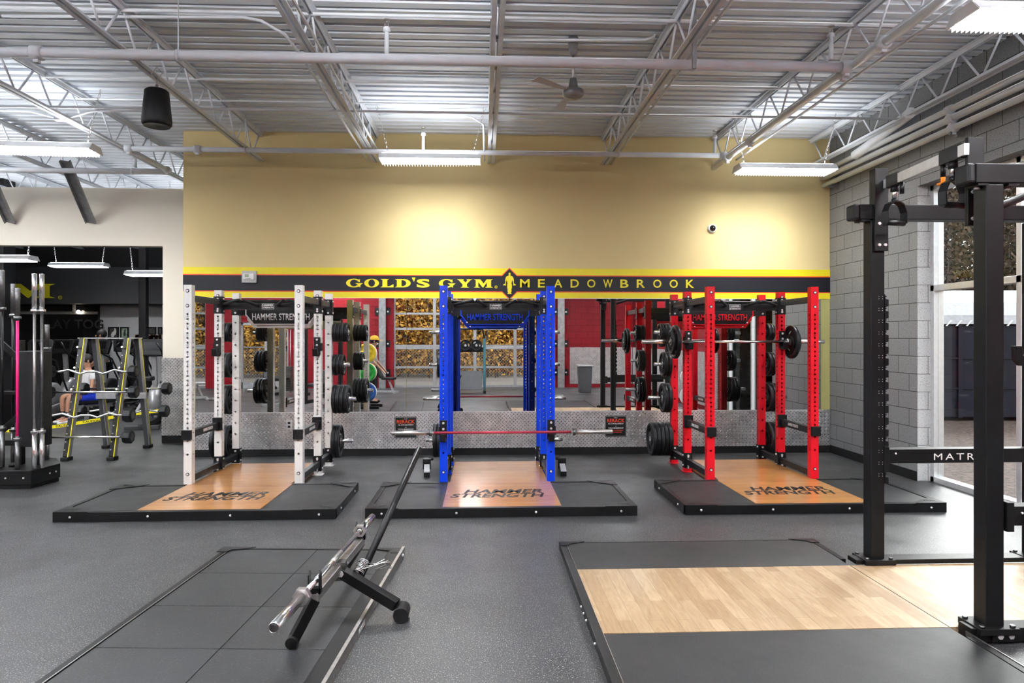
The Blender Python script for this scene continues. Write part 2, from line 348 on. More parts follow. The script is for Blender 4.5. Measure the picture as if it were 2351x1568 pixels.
_g = {}
def geo_from_curve(cu):
    o = bpy.data.objects.new('t', cu); C.objects.link(o)
    me = bpy.data.meshes.new_from_object(o.evaluated_get(bpy.context.evaluated_depsgraph_get()))
    vs = [tuple(p.co) for p in me.vertices]; fs = [tuple(p.vertices) for p in me.polygons]
    bpy.data.objects.remove(o); bpy.data.meshes.remove(me); bpy.data.curves.remove(cu)
    return vs, fs
def text(s, w_=None, h_=1.0, off=0.0, shear=0.0, sp=1.0, res=3):
    k = (s, off, shear, sp)
    if k not in _g:
        cu = bpy.data.curves.new('t', 'FONT'); cu.body = s; cu.offset = off; cu.shear = shear; cu.space_character = sp; cu.resolution_u = res; cu.extrude = 0.5
        cu.fill_mode = 'FRONT'; vs, fs = geo_from_curve(cu)
        x0 = min(p[0] for p in vs); x1 = max(p[0] for p in vs); y0 = min(p[1] for p in vs); y1 = max(p[1] for p in vs)
        _g[k] = ([(p[0] - (x0 + x1) / 2, p[1] - y0, p[2] + 0.5) for p in vs], fs, x1 - x0, y1 - y0)
    vs, fs, W, Hh = _g[k]; sx = (w_ / W) if w_ else h_ / Hh; sy = h_ / Hh
    return [(a * sx, b * sy, c) for a, b, c in vs], fs
def shape(loops):                                                         # filled polygon with holes, loops in a 1-high box
    cu = bpy.data.curves.new('s', 'CURVE'); cu.dimensions = '2D'; cu.fill_mode = 'BOTH'; cu.extrude = 0.5
    for lp in loops:
        sp = cu.splines.new('POLY'); sp.points.add(len(lp) - 1)
        for q, (a, b) in zip(sp.points, lp): q.co = (a, b, 0, 1)
        sp.use_cyclic_u = True
    vs, fs = geo_from_curve(cu); return [(a, b, c + 0.5) for a, b, c in vs], fs
def ell(cx, cy, rx, ry, n=28, a0=0, a1=360): return [(cx + rx * math.cos(math.radians(a0 + (a1 - a0) * i / n)), cy + ry * math.sin(math.radians(a0 + (a1 - a0) * i / n))) for i in range(n + (0 if a1 - a0 == 360 else 1))]
# wide slab-serif capitals used on the two wall signs
def slab(ch):
    if ch == 'O': return 1.62, [[ell(.81, .5, .81, .52), ell(.81, .5, .36, .42)]]
    if ch == 'G':
        a = ell(.85, .5, .85, .52, 30, 48, 318); b = ell(.85, .5, .42, .40, 30, 318, 48)[::1]
        return 1.85, [[a + b], [[(1.5, .98), (1.5, .62), (1.36, .62), (1.2, .78)]], [[(.95, .5), (1.85, .5), (1.55, .24), (1.55, -.02), (1.36, .1), (1.24, .3)]]]
    if ch == 'L': return 1.45, [[[(0, 1), (1.0, 1), (.78, .87), (.78, .13), (1.0, .13), (1.45, .38), (1.45, 0), (0, 0), (.25, .13), (.25, .87)]]]
    if ch == 'D': return 1.75, [[[(0, 1), (.95, 1)] + ell(.95, .5, .8, .5, 18, 90, -90)[1:] + [(0, 0), (.25, .13), (.25, .87)], [(.75, .86)] + ell(.85, .5, .42, .36, 14, 90, -90) + [(.75, .14)]]]
    if ch == "'": return .42, [[[(0, 1.18), (.42, 1.18), (.24, .66)]]]
    if ch == 'Y': return 1.75, [[[(0, 1), (.8, 1), (.7, .88), (.98, .6), (1.16, .88), (1.05, 1), (1.75, 1), (1.5, .87), (1.12, .42), (1.12, .13), (1.4, 0), (.4, 0), (.62, .13), (.62, .4), (.22, .87)]]]
    if ch == 'M': return 2.15, [[[(0, 1), (.72, 1), (1.1, .5), (1.42, 1), (2.15, 1), (1.92, .87), (1.92, .13), (2.15, 0), (1.25, 0), (1.45, .13), (1.45, .62), (1.06, .02), (.98, .02), (.5, .66), (.5, .13), (.72, 0), (0, 0), (.22, .13), (.22, .87)]]]
    return None
_sl = {}
def slabword(mb, word, o, u, nrm, wtot, h, gap=.12, th=.002, mi=None):
    ws = []
    for ch in word:
        if ch == ' ': ws.append(.75)
        elif ch == 'S': ws.append(1.45)
        elif ch == '.': ws.append(.3)
        else: ws.append(slab(ch)[0])
    tot = sum(ws) + gap * (len(word) - 1); k = wtot / tot; x = 0; o = V(o); u = V(u); up = V((0, 0, 1))
    for ch, w_ in zip(word, ws):
        if ch == 'S': mb.flat(text('S', w_ * k, h * 1.04, off=.035), o + u * ((x + w_ / 2) * k) - up * h * .02, u, up, nrm, th, mi)
        elif ch == '.': mb.flat(shape([ell(.5, .5, .5, .5, 16)]), o + u * (x * k), u * .3 * k, up * .3 * k, nrm, th, mi)
        elif ch != ' ':
            if ch not in _sl: _sl[ch] = [shape(l) for l in slab(ch)[1]]
            for g in _sl[ch]: mb.flat(g, o + u * (x * k), u * k, up * h, nrm, th, mi)
        x += w_ + gap

# ------------------------------------------------------------------ the room
YW, XR, XL, YR, ZC = 9.62, 5.0, -15.0, -3.3, 4.5
YP = 10.9                                                                 # partition with the opening to the cardio room
YF = 19.6                                                                 # far wall of the cardio room
struct(MB().box((XL - .3, YR - .3, -.12), (XR + .3, YF + .3, 0)).build('floor', 'floor'))
# corrugated roof deck
mb = MB(); y = YR - .3; prof = []
while y < YF:
    prof += [(y, ZC), (y + .088, ZC), (y + .102, ZC + .042), (y + .1385, ZC + .042)]; y += .1524
prof.append((y, ZC)); k = len(prof)
mb.add([(XL - .3, a, b) for a, b in prof] + [(XR + .3, a, b) for a, b in prof], [(i, i + 1, i + 1 + k, i + k) for i in range(k - 1)])
mb.box((XL - .3, YR - .3, ZC + .05), (XR + .3, YF + .3, ZC + .2))
struct(mb.build('ceiling', 'ceil_paint'))
# back wall: tan above, olive below the banner
mb = MB().box((-4.125, YW, 2.2), (XR + .3, YW + .28, ZC + .1), 0).box((-4.125, YW, 0), (XR + .3, YW + .28, 2.2), 1)
mb.box((-4.125, YW + .28, 0), (-3.9, YP + .2, ZC + .1), 2)
struct(mb.build('wall_back', ['tan', 'olive', 'beige']))
# right wall with the storefront opening
Y1, Y0w, ZO = 7.64, 5.1, 3.39
mb = MB().box((XR, Y1, 0), (XR + .3, YW + .3, ZC + .1), 0).box((XR, Y0w, ZO), (XR + .3, Y1, ZC + .1), 0)
mb.box((XR, YR, 0), (XR + .3, Y0w, ZC + .1), 1)
struct(mb.build('wall_right', ['block', 'block_red_side']))
mb = MB().box((XR + .002, Y1 - .006, 0), (XR + .19, Y1, ZO)).box((XR + .002, Y0w, 0), (XR + .19, Y0w + .006, ZO))
struct(mb.build('trim_1', 'block_white'))
# rear wall, behind the camera, with two glazed sectional doors and an entrance door
def rear():
    holes = [(-14.2, -8.95, 3.1), (-7.85, -6.3, 2.15), (-2.9, 2.42, 3.1)]
    mb = MB(); x = XL - .3
    for a, b, z in holes:
        mb.box((x, YR - .3, 0), (a, YR, ZC + .1)).box((a, YR - .3, z), (b, YR, ZC + .1)); x = b
    mb.box((x, YR - .3, 0), (XR + .3, YR, ZC + .1)); struct(mb.build('wall_rear', 'block_red'))
rear()
struct(MB().box((XL - .3, YR, 0), (XL, YF, ZC + .1)).build('wall_left', 'beige'))
struct(MB().box((XL - .3, YF, 0), (XR + .3, YF + .3, ZC + .1)).build('wall_far', 'dark_wall'))
# beige partition with the wide opening
mb = MB().box((XL, YP, 3.08), (-4.125, YP + .16, 3.98)).box((-4.99, YP, 0), (-4.125, YP + .16, 3.08)).box((XL, YP, 0), (-9.6, YP + .16, 3.08))
struct(mb.build('wall_left_partition', 'beige'))
struct(MB().box((-3.9, YP, 0), (-3.7, YF, ZC)).build('wall_right_far', 'dark_wall'))
# skirting
struct(MB().box((-4.125, YW - .014, 0), (XR, YW, .1)).build('baseboard_back', 'rubber_black', bevel=.003))
struct(MB().box((XR - .012, Y1, 0), (XR, YW, .11)).build('baseboard_right', 'rubber_black', bevel=.003))
struct(MB().box((-4.99, YP - .012, 0), (-4.125, YP, .12)).box((-5.0, YP - .012, 0), (-4.99, YP + .17, .12)).build('baseboard_left', 'rubber_black'))

def wains(name, label, a, b, m='diamond', grp=None):
    o = MB().box(a, b).build(name, m); return tag(o, label, 'metal panel', grp)
wains('diamond_plate_wainscot', 'silver diamond plate sheet running along the back wall beneath the mirrors', (-4.1, YW - .022, .1), (4.99, YW - .001, .615))
wains('diamond_plate_corner', 'tall silver diamond plate sheet covering the beige wall end by the opening', (-5.0, YP - .02, .12), (-4.14, YP - .001, 1.33))
wains('diamond_plate_wainscot', 'diamond plate sheet low on the red wall behind, seen in the mirror', (2.9, YR + .001, .12), (4.98, YR + .02, 1.33))
wains('diamond_plate_wainscot', 'diamond plate sheet on the red side wall beside the window, seen in the mirror', (XR - .02, -3.2, .12), (XR - .001, 4.95, 1.33), 'diamond_side')
tag(MB().box((-3.95, YW - .026, .6), (4.86, YW - .023, .615)).build('mirror_channel', 'alu'), 'thin aluminium strip under the bottom edge of the mirrors', 'trim strip')
# mirrors
for (a, b, t) in ((-3.953, -1.062, 'leftmost wall mirror panel, behind the white rack'), (-1.056, 1.872, 'middle wall mirror panel, behind the blue rack'), (1.878, 4.86, 'right wall mirror panel, behind the red rack')):
    o = thing('wall_mirror', t, 'mirror', (0, 0, 0), 0, 'mirror panels on the back wall')
    MB().box((a, YW - .018, .617), (b, YW - .003, 2.2)).build('mirror_glass', 'mirror', o)
    MB().box((a, YW - .012, 2.2), (b, YW - .001, 2.206)).build('edge_clip', 'alu', o)

# ------------------------------------------------------------------ banner
def banner():
    t = thing('wall_banner', 'long yellow and black banner reading GOLDS GYM MEADOWBROOK across the back wall', 'banner', (0, 0, 0))
    y = YW
    MB().box((-4.125, y - .008, 2.206), (XR, y, 2.625), 0).build('yellow_field', 'ban_yellow', t)
    cx, cz = 0.385, 2.408; r = .21
    def band(z0, z1, e, yy, m, nm):
        hw = (z1 - z0) / 2; d = r + e
        poly = [(-4.125, z0), (cx - (d - hw), z0), (cx, cz - d), (cx + (d - hw), z0), (XR, z0), (XR, z1), (cx + (d - hw), z1), (cx, cz + d), (cx - (d - hw), z1), (-4.125, z1)]
        MB().flat(shape([poly]), (0, yy, 0), (1, 0, 0), (0, 0, 1), (0, -1, 0), .002).build(nm, m, t)
    band(2.288, 2.529, .018, y - .0085, 'ban_red', 'red_stripe'); band(2.302, 2.515, 0, y - .0107, 'ban_black', 'black_stripe')
    mb = MB(); g = (0, -1, 0); yy = y - .0128
    slabword(mb, "GOLD'S GYM", (-1.895, yy, 2.352), (1, 0, 0), g, 2.05, .118)
    mb.build('lettering', 'ban_yellow', t)
    mb = MB().flat(shape([ell(0, 0, .02, .02, 20), ell(0, 0, .014, .014, 20)]), (.195, yy, 2.362), (1, 0, 0), (0, 0, 1), g).flat(text('R', None, .018), (.195, yy, 2.353), (1, 0, 0), (0, 0, 1), g)
    mb.build('registered_mark', 'ban_yellow', t)
    mb = MB(); word = 'MEADOWBROOK'; x0, x1 = .60, 2.96
    for i, ch in enumerate(word):
        xx = x0 + (x1 - x0) * i / (len(word) - 1)
        mb.flat(text(ch, .135 if ch in 'MW' else (.098 if ch == 'E' else .118), .118, off=.016), (xx, yy, 2.357), (1, 0, 0), (0, 0, 1), g)
    mb.build('lettering', 'ban_yellow', t)
    # strong-man emblem, half outline mirrored
    hf = [(0, 1), (.035, .99), (.05, .95), (.045, .90), (.03, .87), (.10, .84), (.17, .80), (.20, .72), (.215, .62), (.20, .55), (.225, .50), (.24, .46), (.29, .46), (.25, .54), (.31, .40), (.16, .40), (.19, .46), (.17, .52), (.155, .60), (.14, .66), (.12, .60), (.095, .50), (.115, .42), (.12, .32), (.09, .20), (.10, .13), (.07, .05), (.11, 0), (0, 0)]
    hf = [(a, b) for a, b in hf if not (a == .25 and b == .54)]
    poly = hf + [(-a, b) for a, b in reversed(hf) if a > 0]
    MB().flat(shape([poly]), (cx, yy, 2.265), (.29, 0, 0), (0, 0, .30), g).build('figure_emblem', 'ban_yellow', t)
banner()

# ------------------------------------------------------------------ small wall items
t = thing('thermostat', 'thermostat inside a clear locking cover on the banner above the white rack', 'thermostat', tuple(atY(574, 636, YW)))
MB().cbox((0, -.03, 0), (.2, .035, .165)).build('guard_back', 'clear_plastic', t, bevel=.008)
MB().cbox((0, -.058, .0), (.15, .03, .09)).build('thermostat_body', 'white_plastic', t, bevel=.01)
MB().cbox((-.02, -.075, .012), (.055, .004, .038)).build('display', 'lcd', t)
for dx in (-.03, -.005, .02): MB().cbox((dx, -.075, -.028), (.012, .004, .01)).build('button', 'grey_plastic', t)
t = thing('security_camera', 'white dome security camera high on the tan wall near the corner', 'camera', tuple(atY(1634, 525, YW)))
MB().lathe([(0, .045), (.05, .045), (.062, .03), (.062, 0)], (0, 0, 0), (0, -1, 0)).build('camera_base', 'white_plastic', t)
MB().lathe([(0, .085), (.02, .082), (.036, .068), (.044, .045)], (0, 0, 0), (0, -1, 0)).build('dome', 'black_glass', t)
t = thing('wall_outlet', 'electrical outlet plate on the diamond plate inside the white rack', 'outlet', tuple(atY(664, 975, YW - .022)))
MB().cbox((0, -.004, 0), (.078, .006, .12)).build('cover_plate', 'alu', t, bevel=.002)
for dz in (-.026, .026): MB().cbox((0, -.009, dz), (.036, .004, .032)).build('socket', 'black_plastic', t, bevel=.002)
def rerack(x, lab):
    t = thing('rerack_sign', lab, 'sign', (x, YW - .024, .395), 0, 'rerack signs on the diamond plate')
    MB().cbox((0, -.003, 0), (.308, .005, .30)).build('sign_board', 'black_plastic', t, bevel=.002)
    mb = MB()
    for (a, b) in (((-.145, -.141), (.145, -.139)), ((-.145, .139), (.145, .141)), ((-.146, -.141), (-.144, .141)), ((.144, -.141), (.146, .141))):
        mb.box((a[0], -.0075, a[1]), (b[0], -.0055, b[1]))
    g = (0, -1, 0); U = (1, 0, 0); W = (0, 0, 1)
    mb.flat(text('PLEASE', .05, .011), (0, -.0057, .113), U, W, g).flat(text('ALL GYM EQUIPMENT', .22, .018, off=.02), (0, -.0057, .025), U, W, g)
    mb.flat(text('OR', .025, .009), (0, -.0057, -.003), U, W, g).flat(text('YOUR MEMBERSHIP', .22, .018, off=.02), (0, -.0057, -.035), U, W, g)
    mb.build('border_and_text', 'white_plastic', t)
    mb = MB().flat(text('RERACK', .25, .052, off=.02), (0, -.0057, .054), U, W, g)
    mb.build('headline_text', 'ban_red', t)
    MB().flat(text('WILL BE SUSPENDED', .21, .016), (0, -.0057, -.067), U, W, g).flat(text('OR TERMINATED', .17, .016), (0, -.0057, -.093), U, W, g).build('warning_text', 'ban_red', t)
rerack(-1.067, 'black RERACK sign on the diamond plate between the white and blue racks')
rerack(1.89, 'black RERACK sign on the diamond plate between the blue and red racks')

# ------------------------------------------------------------------ storefront window on the right
def window_right():
    X = XR + .2; t = bpy.data.objects.new('window_1', None); C.objects.link(t); struct(t)
    mb = MB(); fw = .05; ys = [Y0w + .006, 6.36, Y1 - .006]; zs = [0.02, .0, 2.20, ZO]
    for yv in (ys[0] + .03, 6.34, ys[2] - .03): mb.box((X - .05, yv - .03, 0), (X + .07, yv + .03, ZO))
    mb.box((X - .05, ys[0], 0), (X + .07, ys[2], .06)).box((X - .05, ys[0], 2.18), (X + .07, ys[2], 2.25)).box((X - .05, ys[0], ZO - .06), (X + .07, ys[2], ZO))
    mb.build('window_frame', 'alu', t, bevel=.003)
    mb = MB()
    for a, b in ((ys[0] + .06, 6.31), (6.37, ys[2] - .06)):
        for c, d in ((.06, 2.18), (2.25, ZO - .06)): mb.box((X, a, c), (X + .006, b, d))
    mb.build('window_pane', 'glass', t)
window_right()
def sectional(x0, x1, n, name):
    t = bpy.data.objects.new(name, None); C.objects.link(t); struct(t); Y = YR - .12
    mb = MB()
    for i in range(n + 1):
        x = x0 + (x1 - x0) * i / n; mb.box((x - .05, Y - .04, .02), (x + .05, Y + .02, 3.1))
    for z in (.04, .67, 1.30, 1.38, 1.94, 2.44, 3.06): mb.box((x0, Y - .035, z - .035), (x1, Y + .015, z + .035))
    for i in range(n + 1):
        x = x0 + (x1 - x0) * i / n
        for z in (.67, 1.33, 1.94, 2.44): mb.box((x - .04, Y + .02, z - .07), (x + .04, Y + .04, z + .07))
    mb.build('door_frame', 'silver_frame', t)
    MB().box((x0, Y - .012, .05), (x1, Y - .006, 3.05)).build('door_pane', 'glass', t)
sectional(-2.9, 2.42, 4, 'door_1'); sectional(-14.2, -8.95, 4, 'door_2')
t = bpy.data.objects.new('door_3', None); C.objects.link(t); struct(t)
mb = MB()
for x in (-7.85, -7.08, -6.36): mb.box((x, YR - .15, 0), (x + .07, YR - .05, 2.15))
mb.box((-7.85, YR - .15, 2.05), (-6.3, YR - .05, 2.15)).box((-7.85, YR - .15, 0), (-6.3, YR - .05, .2)).build('door_frame', 'silver_frame', t)
MB().box((-7.8, YR - .11, .2), (-6.3, YR - .104, 2.05)).build('door_pane', 'glass', t)
MB().cyl((-7.16, YR - .01, .9), (-7.16, YR - .01, 1.2), .015).build('door_handle', 'chrome', t)
for (x, lab) in ((-3.25, 'black steel post bolted to the red wall left of the mirrored glazed door'), (2.6, 'black steel post bolted to the red wall right of the mirrored glazed door')):
    t = thing('door_post', lab, 'steel post', (x, YR + .002, 0), 0, 'black posts beside the glazed door')
    MB().box((-.11, .035, 0), (.11, .14, 3.9)).build('post', 'galv', t)
    for z in (.5, 1.45, 2.5): MB().box((-.25, 0, z - .11), (.25, .03, z + .11), 0).cyl((-.17, .03, z), (-.17, .05, z), .03, 8, mi=1).cyl((.17, .03, z), (.17, .05, z), .03, 8, mi=1).build('bracket', ['black_paint', 'bolt'], t)

# ------------------------------------------------------------------ roof steel
def joist(X, y0, y1, lab, extra=0):
    t = thing('roof_joist', lab, 'roof joist', (X, y0, 4.08), 0, 'open web roof joists')
    L = y1 - y0; zt, zb = .395, .02
    mb = MB()
    for s in (-1, 1): mb.box((s * .012 if s > 0 else -.052, 0, zt - .004), (.052 if s > 0 else -.012, L, zt + .004)).box((s * .016 - .004, 0, zt - .045), (s * .016 + .004, L, zt))
    mb.build('top_chord', 'joist_paint', t)
    mb = MB()
    for s in (-1, 1): mb.box((s * .012 if s > 0 else -.05, 0, zb - .004), (.05 if s > 0 else -.012, L, zb + .004)).box((s * .014 - .003, 0, zb), (s * .014 + .003, L, zb + .04))
    mb.build('bottom_chord', 'joist_paint', t)
    mb = MB(); y = L - .06; P = .3; up = True
    while y > P:
        a, b = (zt - .02, zb + .02) if up else (zb + .02, zt - .02)
        mb.cyl((0, y, a), (0, y - P + .035, b), .011, 6); y -= P; up = not up
    mb.build('web', 'joist_paint', t)
    if extra: MB().cyl((.1, 0, .03), (.1, L, .03), .013, 8).build('conduit', 'pipe_paint', t)
names = {-5: 'far left', -4: 'left', -3: 'left', -2: 'left'}
JX = [.123 + 1.597 * i for i in range(-9, 3)]
jl = ['roof joist near the far end of the hall, ninth from the middle one', 'grey roof joist left of the hall, eighth from the middle one', 'grey roof joist left of the hall, seventh from the middle one',
      'grey roof joist left of the hall, sixth from the middle one', 'grey roof joist over the left hall, fifth from the middle one', 'open web roof joist crossing above the hanging light on the left',
      'open web joist passing just left of the tan wall above the beige partition', 'open web joist the black pendant speaker hangs from',
      'open web joist meeting the tan wall left of the middle light fixture', 'middle roof joist, seen from straight beneath, above the blue rack',
      'open web joist right of the ceiling fan', 'open web joist with sprinkler pipe alongside, above the red rack']
for X, lab in zip(JX, jl): joist(X, -3.2, 19.4 if X < -4.2 else YW - .01, lab, extra=1 if abs(X + 1.47) < .2 or abs(X - 1.72) < .1 else 0)
joist(4.72, -3.2, YW - .02, 'last roof joist running close along the dark block wall', 0)
def run(name, label, cat, pts, r, group=None, m='pipe_paint', n=12, coup=(), hang=()):
    t = thing(name, label, cat, (0, 0, 0), 0, group)
    MB().tube(pts, r, n).build('pipe', m, t)
    for c in coup:
        c = V(c[0]), V(c[1])
        MB().lathe([(r * 1.05, -.045), (r * 1.45, -.04), (r * 1.5, 0), (r * 1.45, .04), (r * 1.05, .045)], c[0], c[1], 14).cbox(c[0] + V((0, 0, -r * 1.6)), (.04, .04, .03)).build('coupling', m, t)
    for c in hang: MB().lathe([(r * 1.08, -.012), (r * 1.2, -.012), (r * 1.2, .012), (r * 1.08, .012)], c, (pts[1][0] - pts[0][0], pts[1][1] - pts[0][1], 0), 14).cyl((c[0], c[1], c[2] + r), (c[0], c[1], ZC - .02), .005, 6).build('pipe_hanger', m, t)
    return t
ZP = 3.99
run('sprinkler_main', 'large grey sprinkler main crossing the whole ceiling in front of the speaker', 'pipe', [(-8, 5.78, ZP), (3.19, 5.78, ZP)], .041, 'sprinkler pipes', coup=[((-3.66, 5.78, ZP), (1, 0, 0)), ((3.15, 5.78, ZP), (1, 0, 0))], hang=[(-2.52, 5.78, ZP), (1.83, 5.78, ZP)])
run('sprinkler_branch', 'thin grey sprinkler branch crossing in front of the tan wall just above the lights', 'pipe', [(-4.45, 8.8, 4.03), (3.19, 8.8, 4.03)], .033, 'sprinkler pipes', coup=[((-3.6, 8.8, 4.03), (1, 0, 0)), ((-4.45, 8.8, 4.03), (1, 0, 0)), ((3.15, 8.8, 4.03), (1, 0, 0))], hang=[(-3.0, 8.8, 4.03), (1.78, 8.8, 4.03)])
run('sprinkler_elbow_pipe', 'short grey pipe running back from the branch to the pipe above the partition', 'pipe', [(-4.47, 8.85, 4.03), (-4.47, 9.95, 4.03)], .034, 'sprinkler pipes', coup=[((-4.47, 9.9, 4.03), (0, 1, 0))])
run('sprinkler_branch', 'grey pipe crossing above the beige partition at the left', 'pipe', [(-9, 10.0, 4.03), (-4.47, 10.0, 4.03)], .038, 'sprinkler pipes', hang=[(-5.0, 10.0, 4.03)])
run('sprinkler_feed', 'grey feed pipe running beside the joist above the red rack, with two couplings', 'pipe', [(3.19, -3, 3.99), (3.19, 9.3, 3.99)], .036, 'sprinkler pipes', coup=[((3.19, y_, 3.99), (0, 1, 0)) for y_ in (5.3, 5.9, 8.0, 8.75)])
MB().tube([(3.40, -3, 4.03), (3.40, 9.0, 4.03)], .014, 8).build('ceiling_conduit', 'pipe_paint')['label'] = 'thin conduit beside the sprinkler feed pipe above the red rack'
bpy.data.objects['ceiling_conduit']['category'] = 'conduit'
def sprink(px, py0, py1, Y, lab):
    a = atY(px, py1, Y); b = atY(px, py0, Y); t = thing('fire_sprinkler', lab, 'sprinkler', tuple(a), 0, 'upright sprinkler heads'); h = b.z - a.z
    MB().cyl((0, 0, 0), (0, 0, h * .78), .02, 10).lathe([(.02, h * .66), (.032, h * .68), (.032, h * .76), (.018, h * .8)], (0, 0, 0)).build('riser', 'pipe_paint', t)
    MB().cyl((-.016, 0, h * .8), (-.012, 0, h * .97), .004, 6).cyl((.016, 0, h * .8), (.012, 0, h * .97), .004, 6).lathe([(0, h * .97), (.03, h * .98), (.03, h), (0, h)], (0, 0, 0), n=10).build('deflector', 'dull_steel', t)
sprink(888, 45, 130, 5.78, 'sprinkler head standing on the large pipe left of the middle joist')
sprink(972, 293, 349, 8.8, 'sprinkler head standing on the branch pipe above the middle light')
sprink(1908, 60, 138, 5.78, 'sprinkler head standing near the right end of the large pipe')
sprink(1641, 300, 353, 8.8, 'sprinkler head at the right end of the branch above the red rack')
sprink(311, 350, 385, 10.0, 'short sprinkler head on the pipe above the beige partition')
def conduits():
    for i, (z, r, X) in enumerate(((4.02, .032, 4.86), (3.93, .036, 4.88), (3.83, .034, 4.9))):
        lab = ('top', 'middle', 'bottom')[i] + ' one of three white conduits clipped along the dark block wall'
        run('wall_conduit', lab, 'conduit', [(X, 1, z), (X, YW - .02, z)], r, 'conduits along the block wall', coup=[((X, 6.9, z), (0, 1, 0))])
    for j, y in enumerate((6.9, 9.4)):
        MB().box((4.93, y - .02, 3.74), (5.0, y + .02, 4.1)).box((4.86, y - .015, 3.76), (4.98, y + .015, 3.79)).build('strut_bracket', 'galv')
        tag(bpy.data.objects['strut_bracket' + ('.001' if j else '')], ('strut bracket holding the wall conduits above the black rack', 'strut bracket holding the wall conduits at the tan wall corner')[j], 'bracket')
    run('vent_duct', 'fat white curved duct tucked behind the joist at the block wall', 'duct', [(4.7, 7.3, 4.12), (4.8, 7.5, 4.16), (4.86, 7.9, 4.14), (4.84, 8.4, 4.05), (4.8, 8.6, 4.0)], .06)
    # bridging and thin conduits across the deck
    xs = [(-9, 4.7)]
    B = [(5.95, 4.44, .016, 'conduit crossing the ceiling in front of the large pipe'), (7.5, 4.44, .018, 'bridging bar at deck level behind the ceiling fan'),
         (7.5, 4.115, .014, 'bridging bar under the joists behind the ceiling fan'), (8.15, 4.43, .013, 'thin conduit at deck level near the tan wall'), (8.35, 4.40, .013, 'second thin conduit at deck level near the tan wall'),
         (4.9, 4.44, .014, 'conduit crossing the ceiling at the top edge of the view'), (3.0, 4.44, .014, 'bridging bar overhead near the camera')]
    for y, z, r, lab in B: tag(MB().tube([(-9, y, z), (4.72, y, z)], r, 8).build('ceiling_rod', 'pipe_paint'), lab, 'rod', 'rods crossing the joists')
    tag(MB().tube([atY(5, 37, 6.0), atY(560, 40, 5.95), atY(600, 48, 5.95), atY(655, 80, 5.95), atY(690, 125, 6.2), atY(845, 370, 9.4)], .014, 8).build('bent_conduit', 'pipe_paint'), 'conduit bending down beside the joist left of the middle', 'conduit')
    tag(MB().tube([atY(1150, 92, 6.35), atY(1480, 92, 6.35), atY(1500, 85, 6.35), atY(1515, 60, 6.35)], .013, 8).build('fan_conduit', 'pipe_paint'), 'conduit running behind the ceiling fan mount', 'conduit')
    tag(MB().tube([atY(870, 262, 8.55), atY(1050, 262, 8.5), atY(1085, 270, 8.45), atY(1110, 285, 8.45), atY(1112, 370, 8.9)], .013, 8).build('lamp_conduit', 'pipe_paint'), 'conduit looping down to the middle light fixture', 'conduit')
    tag(MB().tube([atY(0, 253, 7.9), atY(70, 255, 7.9), atY(120, 268, 7.9), atY(165, 268, 7.9), atY(210, 255, 7.9), atY(330, 254, 7.9)], .014, 8).cbox(atY(142, 270, 7.9), (.14, .08, .07)).build('junction_conduit', 'pipe_paint'), 'conduit with a junction box crossing the joist on the left', 'conduit')
    tag(MB().bar(atY(1594, 20, 5.6), atY(1594, 157, 5.6), .035, .02).build('hanger_strap', 'galv'), 'dull steel strap hanging beside the joist right of the fan', 'strap')
conduits()
# diagonal braces down to the partition
for j, (p, q, lab) in enumerate(((atY(163, 400, 10.2), atY(210, 512, YP - .03), 'grey channel brace slanting to the beige partition, right one'), (atY(-25, 400, 10.2), atY(25, 512, YP - .03), 'grey channel brace at the picture edge slanting to the beige partition'))):
    p, q = V(p), V(q); p = p + (p - q) * .25; t = thing('channel_brace', lab, 'brace', tuple(q), 0, 'channel braces above the partition'); d = p - q
    MB().bar((0, 0, 0), d, .14, .008, up=(0, -1, 0)).bar(V((-.066, -.02, 0)), d + V((-.066, -.02, 0)), .008, .05, up=(0, -1, 0)).bar(V((.066, -.02, 0)), d + V((.066, -.02, 0)), .008, .05, up=(0, -1, 0)).build('channel', 'galv', t)

